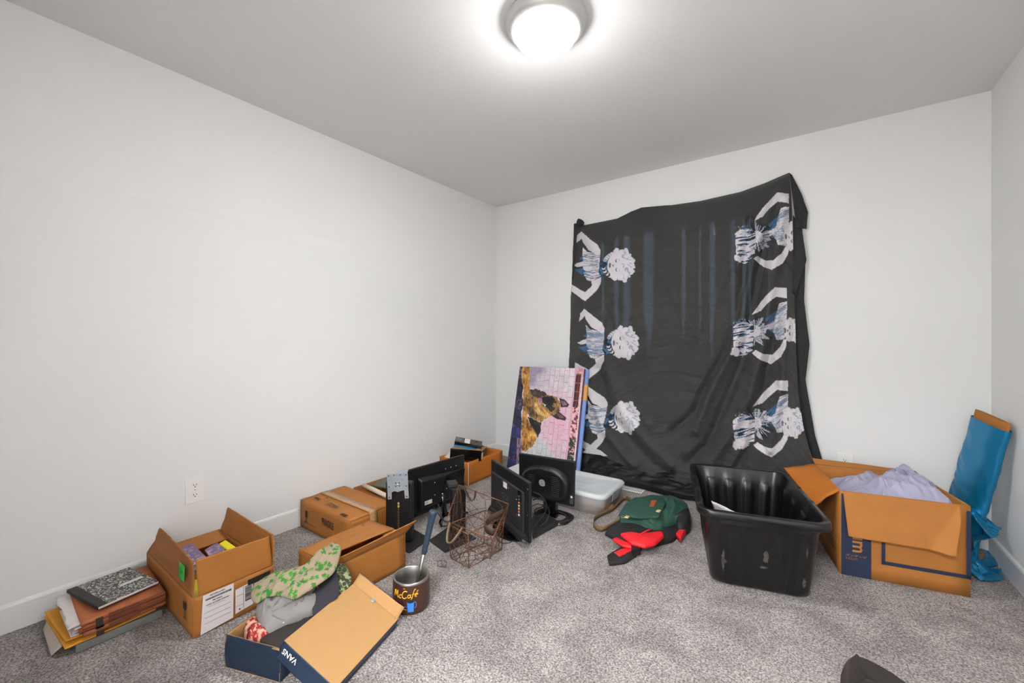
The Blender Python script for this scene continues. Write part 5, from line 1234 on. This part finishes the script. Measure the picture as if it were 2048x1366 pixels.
puff(b, lp, .048, rings=44, n=200, p=3.4, amp=.010, sharp=True, freq=16, seed=8, bottom=.002, fold=bagf); b.build('bag_body', M_gcloth, t)
b = MB(); lp = pxl([(1358, 1020), (1370, 1012), (1379, 1025), (1380, 1048), (1366, 1056), (1352, 1050)], .05); puff(b, lp, .035, rings=14, n=60, p=2.5, amp=.006, seed=3, bottom=.045); b.build('dark_lining', M_bcloth, t)
b = MB(); lp = pxl([(1248, 1030), (1262, 1008), (1300, 1003), (1332, 1006), (1326, 1022), (1318, 1034), (1280, 1036)], .094); puff(b, lp, .009, rings=16, n=80, p=3, amp=.002, sharp=True, freq=12, seed=3, bottom=.01); b.build('front_flap', M_gcloth, t)
b = MB(); lp = pxl([(1303, 1001), (1314, 1001), (1309, 1011), (1299, 1012)], .108); b.hexa([p-V(0, 0, .006) for p in lp][::-1], [p+V(0, 0, .0015) for p in lp][::-1]); b.build('leather_patch', M_patch, t)
for k, (px_, py_) in enumerate(((1317, 1022), (1254, 1034))):
    b = MB(); c = at(px_, py_, .108 if k == 0 else .09); b.hexa([c+V(-.012, -.014, -.004), c+V(.010, -.012, -.004), c+V(.012, .016, -.004), c+V(-.008, .016, -.004)], [c+V(-.012, -.014, .004), c+V(.010, -.012, .004), c+V(.012, .016, .004), c+V(-.008, .016, .004)]); b.build('leather_tab', M_tan, t, bevel=.002)
b = MB(); c = at(1247, 1034, .085); b.tube([c+V(.012*math.cos(a), .012*math.sin(a), 0) for a in np.linspace(0, 2*PI, 17)[:-1]], .002, n=6, closed=True); b.build('strap_ring', M_zinc, t)
def vwid(z): return V(0, 0, z)
st = [at(1240, 1036, .060), at(1228, 1046, .03), at(1205, 1058, .022), at(1190, 1052, .020), at(1188, 1040, .018), at(1200, 1030, .018), at(1225, 1018, .02), at(1238, 1006, .022), at(1250, 996, .03), at(1262, 1002, .07)]
b = MB(); L = st; out = []
for i_ in range(len(L)-1):
    p0, p1, p2, p3 = L[max(i_-1, 0)], L[i_], L[i_+1], L[min(i_+2, len(L)-1)]
    for k in range(6):
        u_ = k/6; out.append(.5*((2*p1)+(p2-p0)*u_+(2*p0-5*p1+4*p2-p3)*u_*u_+(3*p1-p0-3*p2+p3)*u_**3))
out.append(L[-1]); ws = [V(.006, -.008, .034) for k in out]
b.ribbon(out, ws, .0025); b.build('shoulder_strap', M_web, t)

# ================================================================== BLACK TOTE
ux = V(.965, .262, 0); uy = V(-.262, .965, 0)     # short side direction, long side direction
t = thing('storage_tote', 'large open black plastic tote on the carpet', 'tote', (2.25, -.75, 0))
tc_ = V(2.262, -.795, 0); TH = .365
def toteloop(w, l, r, z, ribs=0.0):
    pts = []; n = 9
    def side(p, q_, nrm):
        m = 28
        for k in range(1, m):
            f_ = k/m; g = ribs if (math.sin(f_*PI*2*3.5+.4) > .1) else 0
            pts.append(lerp(p, q_, f_)-nrm*g)
    cs_ = [(w/2-r, -l/2+r, -PI/2), (w/2-r, l/2-r, 0), (-w/2+r, l/2-r, PI/2), (-w/2+r, -l/2+r, PI)]
    arcs = []
    for cx, cy, a0 in cs_: arcs.append([V(cx+r*math.cos(a0+PI/2*k/(n-1)), cy+r*math.sin(a0+PI/2*k/(n-1)), 0) for k in range(n)])
    nr_ = [V(1, 0, 0), V(0, 1, 0), V(-1, 0, 0), V(0, -1, 0)]
    for i_ in range(4):
        pts += arcs[i_]; side(arcs[i_][-1], arcs[(i_+1) % 4][0], nr_[i_])
    return [tc_+ux*p.x+uy*p.y+V(0, 0, z) for p in pts]
W0, L0, W1, L1 = .400, .60, .462, .70
def lw(k): return W0+(W1-W0)*k, L0+(L1-L0)*k
b = MB(); loops = [toteloop(W0-.03, L0-.03, .05, .002), toteloop(*lw(.0), .055, .016)]
for k in np.linspace(.06, .82, 8): w_, l_ = lw(k); loops.append(toteloop(w_, l_, .055, .016+k*(TH-.016), .010))
for k in (.85, .93): w_, l_ = lw(k); loops.append(toteloop(w_+.01, l_+.01, .055, .016+k*(TH-.016), 0))
w_, l_ = lw(1.0); loops.append(toteloop(w_+.01, l_+.01, .055, TH-.03, 0))
inner = [toteloop(w_+.004, l_+.004, .052, TH-.004, 0)]
for k in np.linspace(.85, .05, 9): w2, l2 = lw(k); inner.append(toteloop(w2-.006, l2-.006, .052, .018+k*(TH-.018), .010 if k < .8 else 0))
inner.append(toteloop(W0-.06, L0-.06, .03, .010))
loft(b, loops, 0, cap0=True); loft(b, inner, 0, cap1=True)
b.build('tub', M_tote, t)
b = MB(); w_, l_ = lw(1.0)
loft(b, [toteloop(w_+.01, l_+.01, .055, TH-.030), toteloop(w_+.055, l_+.055, .065, TH-.032), toteloop(w_+.060, l_+.060, .066, TH-.026), toteloop(w_+.056, l_+.056, .065, TH-.006), toteloop(w_+.050, l_+.050, .06, TH), toteloop(w_+.010, l_+.010, .052, TH), toteloop(w_+.003, l_+.003, .05, TH-.004)], 0)
b.build('rim', M_tote, t)
b = MB()
for s in (-1, 1):
    for k in range(4):
        c = tc_+ux*(s*(w_/2+.018))+uy*(-.30+k*.2)+V(0, 0, TH+.0004); b.prism([c+ux*(.009*math.cos(a))+uy*(.018*math.sin(a)) for a in np.linspace(0, 2*PI, 17)[:-1]], V(0, 0, .0006))
b.build('rim_holes', M_slot, t)
b = MB(); c = tc_-uy*(l_/2+.022)+V(0, 0, TH-.056); b.hexa([c-ux*.17, c+ux*.17, c+ux*.17+uy*.014, c-ux*.17+uy*.014], [p+V(0, 0, .028) for p in (c-ux*.17, c+ux*.17, c+ux*.17+uy*.014, c-ux*.17+uy*.014)])
b.build('handle', M_tote, t, bevel=.003)
b = MB(); rnd = random.Random(3)
for (su, sz, w__, h__) in ((-.15, .13, .012, .10), (-.145, .12, .02, .02), (.02, .17, .02, .05), (.01, .12, .03, .01), (.165, .08, .014, .04), (.17, .22, .006, .05)):
    k = (sz-.016)/(TH-.016); w2, l2 = lw(k); lp = []
    for a in np.linspace(0, 2*PI, 23)[:-1]:
        r_ = 1+.35*rnd.uniform(-1, 1); zz = sz+h__/2*math.sin(a)*r_; kk = (zz-.016)/(TH-.016)
        lp.append(tc_+ux*(su+w__/2*math.cos(a)*r_)-uy*(lw(kk)[1]/2+.0008)+V(0, 0, zz))
    b.prism(lp, -uy*.0004)
b.build('scuff_marks', M_scuff, t)
b = MB(); P = bil(tc_-ux*.10-uy*.02+V(0, 0, .05), tc_-ux*.02-uy*.14+V(0, 0, .05), tc_-ux*.088-uy*.195+V(0, 0, .305), tc_-ux*.178-uy*.085+V(0, 0, .305), 14, 14); P[..., 2] += .008*fbm(P[..., 0]*12, P[..., 1]*12); b.grid(P, 0, .002)
tag(b.build('paper_sheet', M_white), 'white paper leaning inside the black tote', 'paper')
b = MB(); b.quad(V(2.14, -1.06, .02), V(2.40, -1.00, .02), V(2.36, -.72, .03), V(2.10, -.78, .03), .012); tag(b.build('document_case', M_plastm, bevel=.003), 'dark flat case on the bottom of the black tote', 'case')

# ================================================================== MOVING BOX
A = V(2.640, -.690, 0); wv = V(.978, .208, 0); lv = V(-.208, .978, 0); B = A+wv*.463; C = B+lv*.455; D = A+lv*.455; hz = .402
t = thing('moving_box', 'open brown moving box with navy print full of lavender cloth', 'box', A)
carton(t, A, B, C, D, hz, M_card)
Uz = V(0, 0, hz)
# front flap hanging down outside, its corner creased
P = bil(A+Uz-lv*.008+wv*.01, B+Uz-lv*.008-wv*.035, B-wv*.055-lv*.042+V(0, 0, hz-.205), A+wv*.022-lv*.040+V(0, 0, hz-.200), 60, 40)
un = np.linspace(0, 1, 60)[:, None]+np.zeros((60, 40)); vn2 = np.linspace(0, 1, 40)[None, :]+np.zeros((60, 40))
P = P-np.array(lv)*(.004*fbm(un*3, vn2*3, 5)+.0015*np.abs(np.sin(un*26)))[..., None]
cor = np.clip((un-.86)*5+(vn2-.55)*1.3, 0, 1); P = P-np.array(lv)*(cor*.03)[..., None]-np.array(wv)*(cor**2*.02)[..., None]
b = MB(); b.grid(P[:, ::-1], 0, .004); b.build('flap', M_card, t)['label'] = 'front flap folded down outside with a creased corner'
# right flap folded down at the far edge
flap(t, M_card, B+Uz-wv*.006+lv*.02, C+Uz-wv*.006-lv*.02, C+Uz-wv*.03-lv*.03+V(0, 0, -.10), B+Uz-wv*.03+lv*.03+V(0, 0, -.10), warp=.002, seed=21, label='side flap tucked down inside')
# left flap out to the side
flap(t, M_card_o, D+Uz, A+Uz, A+Uz-wv*.095+lv*.06+V(0, 0, -.125), D+Uz-wv*.16-lv*.04+V(0, 0, -.020), warp=.014, seed=23, edge=.006, label='side flap bent outwards over the tote rim')
flap(t, M_card, C+Uz, D+Uz, D+Uz+lv*.05+V(0, 0, .022), C+Uz+lv*.04+V(0, 0, .004), warp=.006, seed=25)
b = MB(); o = A-lv*.0046
def fp(u_, z_): return o+wv*u_+V(0, 0, z_)
b.quad(fp(.004, .002), fp(.118, .002), fp(.118, .385), fp(.004, .39), .0006)
b.quad(fp(.156, .082), fp(.463, .082), fp(.463, .098), fp(.156, .098), .0006); b.quad(fp(.156, .082), fp(.170, .082), fp(.170, .38), fp(.156, .38), .0006); b.quad(fp(.449, .082), fp(.463, .082), fp(.463, .38), fp(.449, .38), .0006)
b.text('medium', fp(.048, .366), V(0, 0, -1), wv, .0555, 1, lift=.0012, thick=.02)
b.text('18" x 18" x 16"', fp(.020, .096), wv, V(0, 0, 1), .0095, 2, lift=.0012); b.text('3 CU FT', fp(.020, .080), wv, V(0, 0, 1), .0095, 2, lift=.0012)
b.build('printed_panel', [M_navy, M_card, M_card], t)
b = MB(); o = A+wv*0-V(wv.x, wv.y, 0)*.0048
for k in range(6): b.quad(o+lv*(.30-k*.01)+V(0, 0, .19-k*.02), o+lv*(.08)+V(0, 0, .19-k*.02), o+lv*.08+V(0, 0, .194-k*.02), o+lv*(.30-k*.01)+V(0, 0, .194-k*.02), .0006)
b.build('side_print', M_navy, t)
# lavender cloth heap
n_ = 170; uu = np.linspace(.02, .98, n_)[:, None]+np.zeros((n_, n_)); vv = np.linspace(.02, .98, n_)[None, :]+np.zeros((n_, n_))
ed = np.minimum(np.minimum(uu, 1-uu), np.minimum(vv, 1-vv)); mound = (1-np.exp(-ed*9))
H = .345+.06*mound+.050*np.exp(-((uu-.60)**2/.05+(vv-.60)**2/.14))+.045*np.exp(-((uu-.85)**2/.03+(vv-.45)**2/.12))-.07*np.exp(-((uu-.02)**2/.05+(vv-.5)**2/.40))
wx = uu+.10*fbm(uu*3, vv*3, 4); wy = vv+.10*fbm(uu*3+5, vv*3, 8)
rd = lambda a, b_, z_: np.sign(ridged(a, b_, z_, 1))*np.abs(ridged(a, b_, z_, 1))**1.3
H = H+mound*(.034*rd(wx*3.6+wy*2.0, wy*1.3, 2)+.030*rd(wx*5.5-wy*4, wy*3+1, 6)+.014*ridged(wx*11+wy*3, wy*4+1, 3, 2)+.004*fbm(wx*14, wy*14, 9))
Gp = np.array(A)[None, None]+np.array(wv)*(.012+uu*.439)[..., None]+np.array(lv)*(.012+vv*.431)[..., None]; Gp = Gp+np.array([0, 0, 1.])*H[..., None]
b = MB(); b.grid(Gp, 0, .004); tag(b.build('lavender_sheet', M_lav), 'crumpled pale lavender bedsheet heaped in the moving box', 'cloth')

# ================================================================== TURQUOISE FABRIC BOLT
tR, tL = V(3.276, -.345, .752), V(3.204, -.16, .765)
wd = (tR-tL).normalized(); bot = at(1905, 1000, .30)
bc = V(3.135, -.14, .03)
t = thing('fabric_bolt', 'turquoise satin wound on a cardboard core leaning in the corner', 'fabric', bc)
ctop = (tL+tR)/2; axd = (bc-ctop).normalized(); wd = (wd-axd*wd.dot(axd)).normalized(); nd = axd.cross(wd).normalized()
if nd.dot(CAM-ctop) < 0: nd = -nd
HW = .104
def bolt(s, k, w=HW, d=.018):       # s along the length, k around
    a = 2*PI*k; ca, sa = math.cos(a), math.sin(a)
    return ctop+axd*s+wd*(w*math.copysign(abs(ca)**.6, ca))+nd*(d*math.copysign(abs(sa)**.8, sa))
Lb = (bc-ctop).length
b = MB(); N_ = 64; rows = []
b.grid(np.array([[tuple(bolt(s, k/40, .100, .012)) for s in (0, .1)] for k in range(40)]), 0, 0, True, wrapu=True)
b.add([bolt(.0005, k/40, .100, .012) for k in range(40)], [tuple(range(40))], 0)
b.build('cardboard_core', M_card, t)
rows = []
for i_ in range(110):
    s = .035+(Lb-.06)*i_/109; f_ = i_/109; row = []
    for k in range(N_):
        w_ = HW*(1+.02*math.sin(s*30))+.008*max(0, f_-.3); d_ = .026+.006*f_
        p = bolt(s, k/N_, w_, d_); wr = float(ridged(np.array(s*14+k/N_*5), np.array(k/N_*6.), 3, 2))*.0045*min(1, f_*3)+.006*math.exp(-((f_-.55-.10*math.cos(2*PI*k/N_))/.02)**2)
        row.append(tuple(p+nd*wr))
    rows.append(row)
b = MB(); b.grid(np.transpose(np.array(rows), (1, 0, 2)), 0, 0, True, wrapu=True); b.build('satin_wrap', M_teal, t)
# loose tail of satin falling to the floor
b = MB(); N1, N2 = 60, 26; G = np.zeros((N1, N2, 3))
path = [V(3.16, -.25, .30), V(3.21, -.30, .235), V(3.235, -.31, .215), V(3.18, -.27, .17), V(3.17, -.26, .10), V(3.16, -.30, .05), V(3.19, -.33, .015), V(3.26, -.28, .012)]
for i_ in range(N1):
    s = i_/(N1-1)*(len(path)-1); k = min(int(s), len(path)-2); p = lerp(path[k], path[k+1], s-k)
    for j in range(N2):
        f_ = j/(N2-1)-.5; o_ = V(.06, .17, 0)*f_; wn = .016*float(ridged(np.array(s*.9+f_*3), np.array(f_*4.), 7, 2))
        q_ = p+o_+V(wn, -wn, wn*.6); G[i_, j] = (min(q_.x, 3.275), q_.y, max(q_.z, .006))
b.grid(G, 0, .002); b.build('loose_tail', M_teal, t)
b = MB(); lp = pxl([(1938, 1128), (1945, 1105), (1968, 1100), (1990, 1115), (1998, 1130), (1970, 1136)], .004); puff(b, lp, .02, rings=12, n=60, amp=.008, freq=30); tag(b.build('fabric_scrap', M_teal), 'turquoise satin scrap flat on the floor below the fabric bolt', 'fabric')
b = MB(); lp = pxl([(1925, 1120), (1935, 1102), (1955, 1098), (1972, 1108), (1965, 1122), (1945, 1128)], .022); puff(b, lp, .014, rings=10, n=50, amp=.01, freq=30, bottom=.0); tag(b.build('brown_paper', mat('brown grey paper', srgb(120, 104, 90), .8, noise=.2, nscale=40)), 'brown crumpled paper lying on the turquoise scrap in the corner', 'paper')

# ================================================================== DARK BAG AT THE FRAME EDGE
b = MB(); lp = [at(1681, 1372, .10), at(1683, 1345, .15), at(1694, 1326, .19), at(1712, 1320, .20), at(1750, 1334, .17), at(1800, 1364, .10), at(1830, 1400, .06), at(1760, 1470, .06), at(1690, 1430, .08)]
def dkf(x_, y_, z_, s_): return .010*np.exp(-(s_*0+np.abs((x_-lp[3].x)*.8+(y_-lp[3].y)*.5)/.008)**2)
puff(b, lp, .035, rings=24, n=110, p=2.4, amp=.003, freq=10, fold=dkf, bottom=0.055); tag(b.build('dark_bag', M_dark), 'dark brown fabric bag edge at the bottom right of the photo', 'bag')
